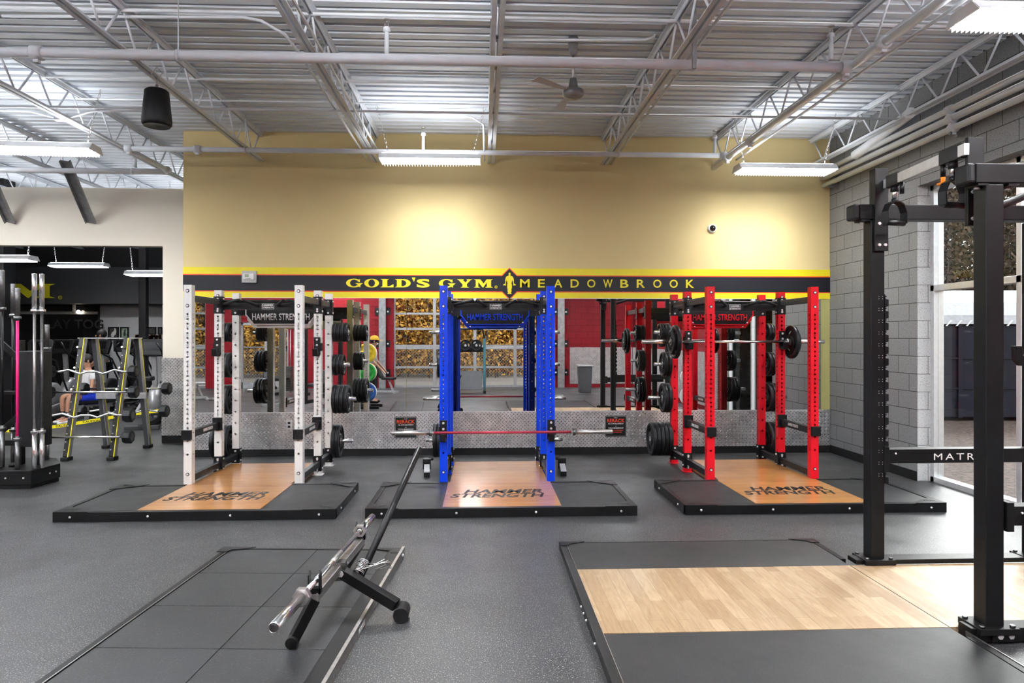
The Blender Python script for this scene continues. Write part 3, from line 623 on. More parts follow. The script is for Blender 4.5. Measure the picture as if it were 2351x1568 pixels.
# ------------------------------------------------------------------ lights
def chain(mb, p, q, r=.003):
    p, q = V(p), V(q); n = max(2, int((q - p).length / .05)); d = (q - p) / n; e = d.normalized(); s = e.cross(V((0, 1, 0))).normalized(); u = e.cross(s)
    for i in range(n):
        c = p + d * (i + .5); a = s if i % 2 else u; h = d.length * .62
        mb.tube([c - e * h, c - e * h * .5 + a * .011, c + e * h * .5 + a * .011, c + e * h, c + e * h * .5 - a * .011, c - e * h * .5 - a * .011, c - e * h], r, 5)
def light(x0, y, z, lab, L=1.22, rz=0, vis=True, dim=False):
    t = thing('strip_light', lab, 'light fixture', (x0 + L / 2, y, z), rz, 'hanging fluorescent fixtures')
    h = L / 2
    mb = MB().prism([(-.16, -.02), (-.10, .05), (.10, .05), (.16, -.02), (.15, -.02), (.095, .042), (-.095, .042), (-.15, -.02)], (-h, 0, 0), (0, 1, 0), (0, 0, 1), (L, 0, 0))
    for s in (-1, 1): mb.prism([(-.16, -.03), (-.10, .05), (.10, .05), (.16, -.03)], (s * h - .006, 0, 0), (0, 1, 0), (0, 0, 1), (.012, 0, 0))
    mb.build('housing', 'white_plastic', t)
    mb = MB()
    for yy in (-.1, -.035, .035, .1): mb.cyl((-h + .03, yy, -.005), (h - .03, yy, -.005), .017, 10)
    mb.build('fluorescent_tube', 'tube_light_dim' if dim else 'tube_light', t)
    MB().box((-h + .03, -.09, .051), (h - .03, .09, .056)).build('uplight_strip', 'tube_light_dim' if dim else 'up_light' if vis else 'up_light_fill', t)
    if vis:
        mb = MB(); n = 36
        for i in range(1, n): mb.box((-h + L * i / n - .001, -.15, -.05), (-h + L * i / n + .001, .15, -.025))
        mb.build('louvre', 'white_plastic', t)
        for s in (-1, 1):
            mb = MB(); chain(mb, (s * (h - .1), 0, .05), (s * (h + .05), 0, ZC - z - .02)); mb.build('chain', 'dull_steel', t)
light(-1.24, 8.4, 3.83, 'lit strip light hanging against the tan wall above the left of the blue rack')
light(3.2, 8.45, 3.77, 'lit strip light hanging in the corner where tan and block walls meet')
light(-5.62, 7.95, 3.79, 'lit strip light hanging at the left above the barbell holder', rz=.06)
light(3.2, 4.42, 3.80, 'strip light in the top right corner of the view')
for i, (x, y) in enumerate(((-1.2, 3.6), (-5.4, 3.6), (-1.2, .2), (3.2, .2), (-5.4, .2), (-9.6, 3.6), (-8.3, 8.5), (-9.6, .2), (-9.2, 5.9), (3.2, 2.2), (-1.2, -2.6), (-5.4, -2.6))):  # unseen fixtures; the extra left ones are added to brighten the beige wall
    light(x, y, 3.85, 'unseen fluorescent strip light overhead with added ceiling fill', vis=False)
for (x, y, z, lab) in ((-8.9, 12.05, 3.0, 'strip light in the cardio room at the left of the opening'), (-7.2, 14.2, 2.95, 'strip light in the cardio room above the lettering, middle'), (-5.6, 12.6, 3.0, 'strip light in the cardio room near the right jamb of the opening'), (-9.8, 16, 3.3, 'strip light far back in the cardio room')):
    light(x, y, z, lab, dim=True)
# pendant speaker
p = atY(360, 248, 6.35)
t = thing('pendant_speaker', 'black pendant loudspeaker hanging from a joist at upper left', 'speaker', tuple(p))
MB().lathe([(0, .165), (.085, .165), (.102, .15), (.128, -.12), (.126, -.15), (.11, -.165), (0, -.150)], (0, 0, 0), n=28).build('speaker_body', 'black_plastic', t)
MB().lathe([(0, -.156), (.1, -.166), (.112, -.168)], (0, 0, 0), n=24).build('grille', 'black_paint', t)
MB().tube([(0, 0, .165), (0, 0, .21)], .014, 8).tube([(0, 0, .21), (0, 0, .25), (-.05, 0, .31), (0, 0, .37), (.05, 0, .32), (0, 0, .25)], .005, 6).build('hanging_hook', 'dull_steel', t)
# ceiling fan
p = atY(1316, 88, 6.45)
t = thing('ceiling_fan', 'grey industrial ceiling fan with downrod right of the middle joist', 'ceiling fan', (p.x, 6.45, ZC))
MB().lathe([(0, 0), (.045, 0), (.05, -.02), (.062, -.022), (.062, -.045), (.05, -.05), (.038, -.165), (.02, -.175), (0, -.175)], (0, 0, 0)).build('canopy', 'galv', t)
MB().cyl((0, 0, -.17), (0, 0, -.42), .011).build('downrod', 'dull_steel', t)
MB().lathe([(0, -.39), (.03, -.39), (.045, -.47), (.05, -.49), (.09, -.50), (.102, -.525), (.1, -.55), (.07, -.575), (0, -.585)], (0, 0, 0), n=32).build('motor', 'galv', t)
for k in range(3):
    a = math.radians(100 + 120 * k); d = V((math.cos(a), math.sin(a), 0)); n_ = V((-d.y, d.x, 0))
    MB().add([d * .09 - n_ * .02 + V((0, 0, -.515)), d * .5 - n_ * .05 + V((0, 0, -.525)), d * .5 + n_ * .05 + V((0, 0, -.51)), d * .09 + n_ * .02 + V((0, 0, -.51)), d * .09 - n_ * .02 + V((0, 0, -.518)), d * .5 - n_ * .05 + V((0, 0, -.528)), d * .5 + n_ * .05 + V((0, 0, -.513)), d * .09 + n_ * .02 + V((0, 0, -.513))],
             [(0, 1, 2, 3), (7, 6, 5, 4), (0, 4, 5, 1), (1, 5, 6, 2), (2, 6, 7, 3), (3, 7, 4, 0)]).build('blade', 'ceil_paint', t)

# ------------------------------------------------------------------ power racks
def hole_tube(mb, w_, z0, z1, zs_front, zs_side, r=.0125, mi=0):
    """square tube standing on the origin, with real round holes through its faces"""
    h = w_ / 2; s = .0235
    for f in range(4):
        R = Matrix.Rotation(f * math.pi / 2, 3, 'Z'); zs = sorted(zs_front if f % 2 == 0 else zs_side)
        q = lambda x, z, y=-h: R @ V((x, y, z))
        vs = []; fs = []
        def add(ps):
            b = len(vs); vs.extend(ps); fs.append(list(range(b, b + len(ps))))
        cur = z0
        for z in zs:
            if z - s > cur: add([q(-h, cur), q(h, cur), q(h, z - s), q(-h, z - s)])
            ring = [(r * math.cos(math.pi / 4 * i), r * math.sin(math.pi / 4 * i)) for i in range(8)]
            out = [(h, 0), (h, s), (0, s), (-h, s), (-h, 0), (-h, -s), (0, -s), (h, -s)]
            b = len(vs)
            vs.extend([q(a, z + c) for a, c in ring] + [q(a, z + c) for a, c in out] + [q(a, z + c, -h + .004) for a, c in ring])
            for i in range(8):
                j = (i + 1) % 8; fs.append([b + i, b + 8 + i, b + 8 + j, b + j]); fs.append([b + 16 + i, b + i, b + j, b + 16 + j])
            cur = z + s
        add([q(-h, cur), q(h, cur), q(h, z1), q(-h, z1)])
        mb.add(vs, fs, mi=mi)
    mb.box((-h, -h, z1), (h, h, z1 + .004), mi)
    return mb
NUMZ = [1.875 - .1016 * i for i in range(13)]                             # labels 13 .. 1
DENSE = sorted([z + .0254 for z in NUMZ] + [z - .0254 for z in NUMZ] + [.545, .40])
SPARSE = [.42 + .142 * i for i in range(11)]
def bolt(mb, c, n, r=.013, mi=1, washer=None):
    c = V(c); n = V(n)
    if washer is not None: mb.cyl(c, c + n * .004, r * 1.55, 12, mi=washer)
    mb.cyl(c, c + n * .012, r, 6, mi=mi); return mb
def upright(parent, x, y, paint, kind):
    W = .085; mb = MB(); top = 2.215
    o = bpy.data.objects.new('upright', hole_cache(kind)); C.objects.link(o); o.parent = parent; o.location = (x, y, 0)
    o.data = o.data.copy() if False else o.data
    return o
_hc = {}
def hole_cache(kind, paint='white_paint'):
    k = (kind, paint)
    if k not in _hc:
        mb = MB()
        if kind == 'dense': hole_tube(mb, .085, .006, 2.21, DENSE, DENSE)
        else: hole_tube(mb, .085, .006, 2.21, SPARSE, SPARSE)
        mb.box((-.06, -.06, 0), (.06, .06, .006), 0)
        if kind == 'dense':
            for z in (2.15, 1.99, .19, .055): bolt(mb, (0, -.0425, z), (0, -1, 0), .012, 1, 2)
        me = bpy.data.meshes.new('upright'); me.from_pydata(mb.v, [], mb.f)
        for q in (paint, 'bolt', 'black_plastic'): me.materials.append(M[q])
        me.polygons.foreach_set('material_index', mb.m); me.polygons.foreach_set('use_smooth', mb.sm); me.update(); _hc[k] = me
    return _hc[k]
_nc = {}
def numbers(parent, paint):
    if 'n' not in _nc:
        mb = MB()
        for i, z in enumerate(NUMZ): mb.flat(text(str(13 - i), None, .017, off=.02, res=2), (0, -.0425, z - .0085), (1, 0, 0), (0, 0, 1), (0, -1, 0), .0008)
        o = mb.build('hole_numbers', 'black_plastic', parent); _nc['n'] = o; return o
    o = _nc['n'].copy(); C.objects.link(o); o.parent = parent; return o
YF0, YM0, YB0 = 7.4725, 8.31, 8.89                                        # centres of front, mid and rear posts
def hook(t, x, y, z, side):
    """black J-hook on the front face of an upright"""
    mb = MB().cbox((x, y - .052, z + .05), (.075, .018, .21), 0)
    mb.prism([(0, -.05), (-.11, -.05), (-.125, .035), (-.10, .04), (-.09, -.012), (0, -.012)], (x - .03, y - .045, z - .02), (0, 1, 0), (0, 0, 1), (.06, 0, 0), 0)
    mb.cbox((x + side * .046, y - .02, z + .04), (.012, .07, .09), 0)
    for dz in (.06, .125): bolt(mb, (x, y - .061, z + dz), (0, -1, 0), .014)
    return mb.build('bar_hook', ['black_paint', 'bolt'], t, bevel=.003)
def safety(t, x, z, lettered=True, s=1):
    """spotter arm hung between front and middle uprights"""
    y0, y1 = YF0 - .04, YM0 - .0425
    mb = MB().bar((x, y0 - .03, z), (x, y1, z + .0), .06, .075, 0)
    mb.box((x - .05, y0 - .045, z - .05), (x + .05, y0 - .004, z + .055), 0).box((x - .055, y1 - .03, z - .06), (x + .055, y1 - .001, z + .09), 0)
    a = mb.build('safety_arm', 'black_paint', t, bevel=.004)
    mb = MB()
    for q in (-1, 1): mb.flat(text('HAMMER STRENGTH', .26, .035, off=.03), (x + q * .0305, (y0 + y1) / 2 + .05, z - .012), (0, q, 0), (0, 0, 1), (q, 0, 0), .001)
    mb.build('lettering', 'white_plastic', a); return a
def rack(cx, paint, accent, lab, hookz, hookon, arms=True):
    t = thing('power_rack', lab, 'power rack', (cx, 0, 0), 0, 'power racks along the mirror wall'); HW = .585
    for y, kind in ((YF0, 'dense'), (YM0, 'dense'), (YB0, 'sparse')):
        for s in (-1, 1):
            o = bpy.data.objects.new('upright', hole_cache(kind, paint)); C.objects.link(o); o.parent = t; o.location = (s * HW, y, 0)
            if kind == 'dense': numbers(o, paint)
    for s in (-1, 1):
        x = s * HW
        mb = MB(); z = 2.075
        mb.box((x - .018, YF0 + .0425, z - .035), (x + .018, YB0 - .0425, z + .035), 0)
        for i in range(17): mb.cyl((x - .019, YF0 + .12 + i * .075, z), (x + .019, YF0 + .12 + i * .075, z), .009, 8, mi=1)
        mb.build('side_beam', ['grey_frame', 'black_plastic'], t, bevel=.003)
        mb = MB().box((x - .03, YF0 + .0425, .10), (x + .03, YB0 - .0425, .17), 0)
        for i in range(8): mb.cyl((x - .031, YF0 + .25 + i * .035, .13), (x + .031, YF0 + .25 + i * .035, .13), .008, 8, mi=1)
        mb.build('bottom_rail', ['black_paint', 'black_plastic'], t, bevel=.003)
        for y in (YM0, YB0):
            for z0, z1 in ((1.935, 2.14), (.05, .235)):
                mb = MB().box((x - .049, y - .0455, z0), (x + .049, y - .0428, z1), 0).box((x - s * .0428, y - .0455, z0), (x - s * .0458, y + .05, z1), 0).box((x + s * .0428, y - .0455, z0), (x + s * .0458, y + .05, z1), 0)
                for zz in (z0 + .03, z1 - .03):
                    bolt(mb, (x, y - .0455, zz), (0, -1, 0)); bolt(mb, (x + s * .0458, y, zz), (s, 0, 0)); bolt(mb, (x - s * .0458, y, zz), (-s, 0, 0))
                mb.build('bracket', ['black_paint', 'bolt'], t)
        for (z, L, y) in PEGS:
            mb = MB().cyl((x + s * .0425, y, z), (x + s * L, y, z), .0245, 16, mi=0).lathe([(0, L - .002), (.02, L - .002), (.0225, L + .004), (.02, L + .004), (.018, L), (0, L)], (x, y, z), (s, 0, 0), 16, mi=0)
            mb.lathe([(.0245, .0), (.036, .0), (.036, .012), (.0245, .012)], (x + s * .0425, y, z), (s, 0, 0), 16, mi=1)
            mb.build('storage_peg', ['chrome', 'black_paint'], t)
    # cross members
    mb = MB().box((-HW + .0425, YB0 - .03, 2.03), (HW - .0425, YB0 + .03, 2.10), 0)
    for i in range(17): mb.cyl((-.48 + i * .06, YB0 - .031, 2.065), (-.48 + i * .06, YB0 + .031, 2.065), .009, 8, mi=1)
    mb.build('rear_cross_beam', ['black_paint', 'black_plastic'], t, bevel=.003)
    mb = MB().box((-HW + .045, YM0 - .03, 1.985), (HW - .045, YM0 + .03, 2.06)).box((-HW + .04, YM0 - .04, 1.96), (-HW + .052, YM0 + .04, 2.1)).box((HW - .052, YM0 - .04, 1.96), (HW - .04, YM0 + .04, 2.1))
    mb.tube([(-.545, YM0, 2.06), (-.545, YM0 - .02, 2.085), (.545, YM0 - .02, 2.085), (.545, YM0, 2.06)], .016, 8)
    pb = mb.build('pull_up_beam', 'black_paint', t, bevel=.003)
    for s in (-1, 1):
        MB().tube([(s * .50, YM0 - .02, 2.04), (s * .49, YM0 - .10, 2.045), (s * .30, YM0 - .22, 2.085), (s * .27, YM0 - .2, 2.09)], .0165, 10).build('grip_handle', 'black_plastic', pb)
        MB().tube([(s * .12, YM0 - .03, 2.035), (s * .13, YM0 - .10, 2.04), (s * .22, YM0 - .2, 2.085), (s * .235, YM0 - .19, 2.09)], .0165, 10).build('grip_handle', 'black_plastic', pb)
    b = MB().box((-.072, YM0 - .036, 1.99), (.072, YM0 - .031, 2.056)).build('badge', 'black_plastic', pb)
    mb = MB(); g = (0, -1, 0)
    mb.flat(text('HAMMER', .125, .021, off=.03), (0, YM0 - .0362, 2.027), (1, 0, 0), (0, 0, 1), g, .001).flat(text('STRENGTH', .125, .021, off=.03), (0, YM0 - .0362, 1.999), (1, 0, 0), (0, 0, 1), g, .001)
    mb.flat(shape([[(-.072, 0), (.072, 0), (.072, .066), (-.072, .066)], [(-.069, .003), (.069, .003), (.069, .063), (-.069, .063)]]), (0, YM0 - .0362, 1.99), (1, 0, 0), (0, 0, 1), g, .001)
    mb.build('badge_print', 'white_plastic', b)
    # name panel between the rear posts
    yb = YB0 - .09
    def hexa(w_, z0, z1, c): return [(-w_, z1), (-w_, z0 + c), (-w_ + c * .8, z0), (w_ - c * .8, z0), (w_, z0 + c), (w_, z1)]
    mb = MB().box((-HW + .0425, yb + .02, 1.93), (HW - .0425, yb + .08, 2.0), 0)
    mb.prism(hexa(.44, 1.82, 2.02, .12), (0, yb, 0), (1, 0, 0), (0, 0, 1), (0, .012, 0), 0)
    pn = mb.build('name_panel', 'black_paint', t)
    mb = MB().prism(hexa(.44, 1.775, 1.9, .10), (0, yb + .055, 0), (1, 0, 0), (0, 0, 1), (0, .01, 0)); mb.build('backing_plate', paint, pn)
    mb = MB(); out = hexa(.445, 1.815, 2.02, .12); inn = hexa(.432, 1.825, 2.03, .12)
    mb.flat(shape([out[:1] + out[1:] + [(.432, 2.02)] + [(a, min(b_, 2.02)) for a, b_ in reversed(inn[1:5])] + [(-.432, 2.02)]]), (0, yb - .0002, 0), (1, 0, 0), (0, 0, 1), g, .002)
    mb.build('panel_outline', accent, pn)
    mb = MB().flat(text('HAMMER STRENGTH', .72, .085, off=.012), (0, yb - .0004, 1.872), (1, 0, 0), (0, 0, 1), g, .0015); mb.build('panel_lettering', accent, pn)
    mb = MB()
    for s in (-1, 1): bolt(mb, (s * .36, yb, 1.845), g, .011, 0); bolt(mb, (s * .32, yb + .055, 1.795), g, .009, 0)
    mb.build('panel_bolts', 'bolt', pn)
    for s in (-1, 1): hook(t, s * HW, {'mid': YM0, 'front': YF0}[hookon], hookz, s)
    if arms:
        for s in (-1, 1): safety(t, s * HW, .61)
    return t
PEGS = [(1.72, .26, YB0), (1.30, .26, YB0), (.86, .34, YB0), (.32, .30, YB0)]
HW = .585
RC = {'white': -2.557, 'blue': .165, 'red': 3.108}
rack(RC['white'], 'white_paint', 'white_plastic', 'white power rack on the leftmost wood platform', 1.50, 'mid')
rack(RC['blue'], 'blue_paint', 'blue_paint', 'blue power rack with a red shafted barbell on its low hooks', .60, 'front', arms=False)
rack(RC['red'], 'red_paint', 'red_paint', 'red power rack holding a loaded barbell, nearest the block wall', 1.575, 'mid')

# ------------------------------------------------------------------ plates and bars
def plate(name, label, c, R, th, axis=(1, 0, 0), m='plate_rubber', grp=None, hub='dull_steel', rot=0.3, cat='weight plate'):
    c = V(c); t = bpy.data.objects.new(name, None); C.objects.link(t); t.location = c; tag(t, label, cat, grp)
    h = th / 2; k = R / .225
    mb = MB()
    rim = [(R * .80, -h), (R * .97, -h), (R, -h * .7), (R, h * .7), (R * .97, h), (R * .80, h), (R * .78, h * .5), (R * .78, -h * .5)]
    mb.lathe(rim, (0, 0, 0), axis, 32, closed=True)
    hub_ = [(.027, -h * .9), (R * .40, -h * .9), (R * .43, -h * .5), (R * .43, h * .5), (R * .40, h * .9), (.027, h * .9)]
    mb.lathe(hub_, (0, 0, 0), axis, 28, closed=True)
    web = [(R * .41, -h * .45), (R * .80, -h * .45), (R * .80, h * .45), (R * .41, h * .45)]
    for i in range(3):
        a = rot + i * 2 * math.pi / 3
        mb.lathe(web, (0, 0, 0), axis, 8, a0=a, a1=a + math.radians(72), closed=True, smooth=False)
    for i in range(3):                                                   # outer and inner ledge of the grip openings
        a = rot + math.radians(72) + i * 2 * math.pi / 3
        mb.lathe([(R * .68, -h * .45), (R * .80, -h * .45), (R * .80, h * .45), (R * .68, h * .45)], (0, 0, 0), axis, 5, a0=a, a1=a + math.radians(48), closed=True, smooth=False)
        mb.lathe([(R * .41, -h * .45), (R * .50, -h * .45), (R * .50, h * .45), (R * .41, h * .45)], (0, 0, 0), axis, 5, a0=a, a1=a + math.radians(48), closed=True, smooth=False)
    mb.build('plate_body', m, t)
    MB().lathe([(.0255, -h * .95), (.037, -h * .95), (.037, h * .95), (.0255, h * .95)], (0, 0, 0), axis, 20, closed=True).build('hub_ring', hub, t)
    return t
ORD = {1: ['only'], 2: ['inner', 'outer'], 3: ['innermost', 'middle', 'outermost'], 4: ['innermost', 'second from the post', 'third from the post', 'outermost'],
       5: ['innermost', 'second from the post', 'middle', 'fourth from the post', 'outermost']}
LEVEL = ['top', 'second', 'third', 'lowest']
def pegplates(col, s, lv, n, R, th):
    z, L, y = PEGS[lv]; x = RC[col] + s * (HW + .06)
    for i in range(n):
        sd = 'left' if s < 0 else 'right'
        lab = '%s black plate on the %s %s peg of the %s rack' % (ORD[n][i], LEVEL[lv], sd, col)
        plate('weight_plate', lab, (x + s * (th * .55 + i * (th + .004)), y, z - .002), R - .002 * (i % 2), th, grp='plates stored on the %s rack' % col, rot=random.random() * 6, axis=(s, 0, 0))
for col, s, rows in (('white', 1, [(4, .125, .044), (3, .135, .042), (4, .185, .046), (2, .215, .045)]), ('white', -1, [(3, .125, .04), (3, .16, .044), (3, .19, .046), (4, .215, .05)]),
                     ('blue', -1, [(0, 0, 0), (2, .165, .045), (0, 0, 0), (3, .215, .046)]), ('blue', 1, [(0, 0, 0), (0, 0, 0), (0, 0, 0), (2, .215, .045)]),
                     ('red', -1, [(3, .12, .042), (2, .165, .046), (2, .195, .048), (5, .22, .048)]), ('red', 1, [(2, .12, .04), (2, .16, .044), (3, .19, .045), (3, .22, .046)])):
    for lv, (n, R, th) in enumerate(rows):
        if n: pegplates(col, s, lv, n, R, th)
def barbell(name, label, c, L=2.2, shaft=1.31, mid='dull_steel', axis=(1, 0, 0), grp=None, tilt=None, collar='dull_steel', sleeve='chrome', hexc=False):
    t = thing(name, label, 'barbell', tuple(c), 0, grp); a = V(axis).normalized(); h, q = L / 2, shaft / 2
    MB().cyl(a * -q, a * q, .0145, 14).build('shaft', mid, t)
    for s in (-1, 1):
        k = a * s
        MB().lathe([(0, q - .02), (.018, q - .02), (.018, q + .02), (.025, q + .02), (.025, h - .003), (.022, h), (.019, h), (.019, h - .003), (0, h - .003)], (0, 0, 0), k, 20).build('sleeve', sleeve, t)
        MB().lathe([(.025, q), (.036, q), (.038, q + .005), (.038, q + .028), (.025, q + .03)], (0, 0, 0), k, 6 if hexc else 20, smooth=not hexc).build('collar', collar, t)
    return t
bz = 1.6
barbell('barbell', 'chrome loaded barbell resting on the hooks of the red rack', (3.065, YM0 - .105, bz), 2.26, 1.32, 'chrome')
for s in (-1, 1):
    for i, (R, th) in enumerate(((.205, .045), (.15, .03))):
        lab = '%s plate at the %s end of the loaded barbell on the red rack' % (('large', 'smaller')[i], ('left', 'right')[s > 0])
        plate('weight_plate', lab, (3.065 + s * (.66 + .06 + i * .042), YM0 - .105, bz - .003), R, th, grp='plates loaded on the barbell', rot=.6 + i, axis=(s, 0, 0))
barbell('barbell', 'long barbell with a dark red shaft lying across the blue rack hooks', (.222, YF0 - .112, .627), 2.38, 1.52, 'red_shaft', collar='dark_steel', sleeve='dull_steel')

# ------------------------------------------------------------------ platforms
def platform(cx, lab, wear=0):
    t = thing('lifting_platform', lab, 'lifting platform', (cx, 0, 0), 0, 'lifting platforms along the mirror wall'); X = 1.25; y0, y1 = 6.265, 7.41; z = .088
    mb = MB()
    for (a, b) in (((-X, y0, 0), (X, y0 + .055, z)), ((-X, y1 - .05, 0), (-.555, y1, z)), ((.555, y1 - .05, 0), (X, y1, z)), ((-X, y0, 0), (-X + .05, y1, z)), ((X - .05, y0, 0), (X, y1, z))): mb.box(a, b)
    mb.build('steel_frame', 'rack_black', t, bevel=.004)
    for s in (-1, 1):
        a, b = sorted((s * .556, s * (X - .052)))
        MB().box((a, y0 + .057, .002), (b, y1 - .052, z - .006)).build('rubber_mat', 'mat', t, bevel=.003)
    wd = MB().box((-.553, y0 + .057, .002), (.553, y1 - .0, z - .004)).build('wood_deck', 'wood_gloss', t)
    ins = MB().box((-.53, y1 + .002, .002), (.53, 8.63, z - .004)).build('wood_insert', 'wood_gloss', t)
    mb = MB().flat(text('HAMMER', .80, .17, off=.026, shear=.25), (.03, 6.87, z - .004), (1, 0, 0), (0, 1, 0), (0, 0, 1), .0008).flat(text('STRENGTH', .94, .17, off=.026, shear=.25), (-.03, 6.69, z - .004), (1, 0, 0), (0, 1, 0), (0, 0, 1), .0008)
    mb.build('deck_lettering', 'black_plastic', wd)
    for sx in (-1, 1):
        for yy, sy in ((y0, 1), (y1, -1)):
            pl = [(0, 0), (.30, 0), (.26, .055), (.055, .20), (0, .22)]
            c = MB().prism(pl, (sx * X, yy, z), (-sx, 0, 0), (0, sy, 0), (0, 0, .004)).box((min(sx * X, sx * (X - .3)), yy - .001 if sy > 0 else yy - .002, .001), (max(sx * X, sx * (X - .3)), yy + .002 if sy > 0 else yy + .001, z)).build('corner_plate', 'rack_black', t)
            MB().flat(text('HAMMER', .13, .03, off=.02), (sx * (X - .12), yy + sy * .085, z + .0042), (sx * sy and 1, -.45 * sx * sy, 0), (.2, 1, 0), (0, 0, 1), .0006).flat(text('STRENGTH', .13, .03, off=.02), (sx * (X - .10), yy + sy * .05, z + .0042), (1, -.45 * sx * sy, 0), (.2, 1, 0), (0, 0, 1), .0006).build('plate_lettering', 'black_plastic', c)
    for x in (-1.1, -.42, .31, 1.1):
        MB().sphere((x, y0 - .004, .045), .011, 10, sc=(1, .6, 1)).build('bolt', 'bolt', t)
    for s in (-1, 1):
        for y in (6.5, 7.2): MB().sphere((s * (X + .001), y, .045), .011, 10, sc=(.6, 1, 1)).build('bolt', 'bolt', t)
    return t
platform(-2.58, 'lifting platform with glossy wood centre under the white rack')
platform(.185, 'lifting platform with glossy wood centre under the blue rack')
platform(3.135, 'lifting platform with glossy wood centre under the red rack')
# spotter arms left on the floor beside the blue rack
for s, lab in ((-1, 'detached spotter arm on the floor left of the blue rack'), (1, 'detached spotter arm on the floor right of the blue rack')):
    p = atZ(980, 1085, 0) if s < 0 else atZ(1292, 1083, 0)
    t = thing('spotter_arm', lab, 'spotter arm', tuple(p), -.08 * s, 'detached spotter arms')
    MB().box((-.035, -.28, 0), (.035, .28, .06)).box((-.05, .2, 0), (.05, .31, .13)).build('arm', 'black_paint', t, bevel=.004)
    MB().box((-.034, -.3, .06), (.034, .16, .072)).build('pad', 'alu', t); MB().cyl((.08 * -s, .26, .12), (.02 * -s, .26, .12), .02).build('pin', 'black_plastic', t)

# ------------------------------------------------------------------ near platforms
def near_left():
    t = thing('tile_platform', 'black rubber tile platform with worn steel edges at lower left', 'lifting platform', (0, 0, 0)); x0, x1, y1, y0 = -1.975, -.595, 5.31, 1.9; z = .045
    a, b = x0 + .075, x1 - .10; c = -1.245; ys = [y1 - .03, 4.76, 4.19, 3.635, 3.07, 2.5, 1.95]
    for i in range(6):
        for (p, q) in ((a, c), (c, b)): MB().box((p + .002, ys[i + 1] + .003, .001), (q - .002, ys[i] - .003, z - .003)).build('rubber_tile', 'tile', t, bevel=.003)
    MB().box((x0, y0, 0), (a - .002, y1, z * .55)).prism([(0, 0), (.075, 0), (.075, z), (.045, z), (0, .012)], (x0, y0, 0), (1, 0, 0), (0, 0, 1), (0, y1 - y0, 0)).build('left_edge', 'rack_black', t)
    MB().box((a - .007, y0, z - .002), (a - .002, y1 - .05, z + .003)).build('edge_strip', 'dull_steel', t)
    MB().box((b + .002, y0, 0), (x1, y1, z + .004)).build('right_edge', 'rack_black', t, bevel=.002)
    MB().box((x1 + .0005, y0, .001), (x1 + .012, y1, z + .018)).box((x1 - .008, y0, z + .004), (x1 + .012, y1, z + .019)).build('steel_rail', 'dull_steel', t)
    MB().flat(text('ROGUE', .14, .03, off=.02), (x1 + .0124, 3.95, .012), (0, 1, 0), (0, 0, 1), (1, 0, 0), .001).build('rail_lettering', 'white_plastic', t)
    MB().box((x0, y1 - .03, 0), (x1, y1, z)).build('far_edge', 'rack_black', t, bevel=.003)
    for s, x in ((1, x0), (-1, x1)):
        MB().prism([(0, 0), (.25, 0), (.20, -.035), (.09, -.07), (.075, -.12), (0, -.12)], (x, y1, z + .003), (s, 0, 0), (0, 1, 0), (0, 0, .004)).build('corner_plate', 'rack_black', t)
    MB().cyl((x1 + .01, 5.2, .03), (x1 + .022, 5.2, .03), .012, 6).build('bolt', 'bolt', t)
near_left()
t_ = bpy.data.objects['tile_platform']; R_ = Matrix.Rotation(-.065, 3, 'Z'); pv = V((-1.975, 5.31, 0)); t_.location = pv - R_ @ pv; t_.rotation_euler.z = -.065
def near_right():
    t = thing('wood_platform', 'lifting platform with pale oak boards between rubber strips at lower right', 'lifting platform', (0, 0, 0)); x0, x1, y1, y0 = .60, 3.95, 5.31, 1.9; z = .05
    xe = 2.58
    MB().box((x0 + .055, 3.667, .001), (x1, 4.685, z)).build('wood_deck', 'wood_pale', t)
    MB().box((xe - .002, 3.667, z), (xe + .002, 4.685, z + .0015)).build('seam_strip', 'black_plastic', t)
    MB().box((x0 + .055, 4.69, .001), (xe, y1 - .02, z)).build('far_rubber_mat', 'mat', t, bevel=.003)
    MB().box((x0 + .055, y0, .001), (xe, 3.662, z)).build('near_rubber_mat', 'mat', t, bevel=.003)
    MB().box((x0, y0, 0), (x0 + .05, y1, z + .004)).build('left_edge', 'rack_black', t, bevel=.003)
    MB().box((x0 + .0505, y0, z - .001), (x0 + .0545, y1 - .08, z + .004)).build('edge_strip', 'dull_steel', t)
    MB().box((x0, y1 - .016, 0), (xe + .03, y1, z)).build('far_edge', 'rack_black', t, bevel=.003)
    MB().box((xe + .002, y0, 0), (xe + .045, 3.54, z + .002)).build('right_edge', 'rack_black', t, bevel=.003)
    MB().box((xe + .002, 4.82, 0), (xe + .045, y1, z + .002)).build('right_edge', 'rack_black', t, bevel=.003)
    MB().box((xe + .045, y0, .03), (xe + .05, 3.60, z + .006)).build('edge_strip', 'dull_steel', t)
    for s, x in ((1, x0), (-1, xe + .045)):
        MB().prism([(0, 0), (.20, 0), (.16, -.028), (.08, -.06), (.06, -.10), (0, -.10)], (x, y1, z + .003), (s, 0, 0), (0, 1, 0), (0, 0, .004)).build('corner_plate', 'rack_black', t)
    for y in (4.1, 4.0, 3.9, 3.6): MB().sphere((x0 - .002, y, .025), .008, 8).build('bolt', 'bolt', t)
near_right()

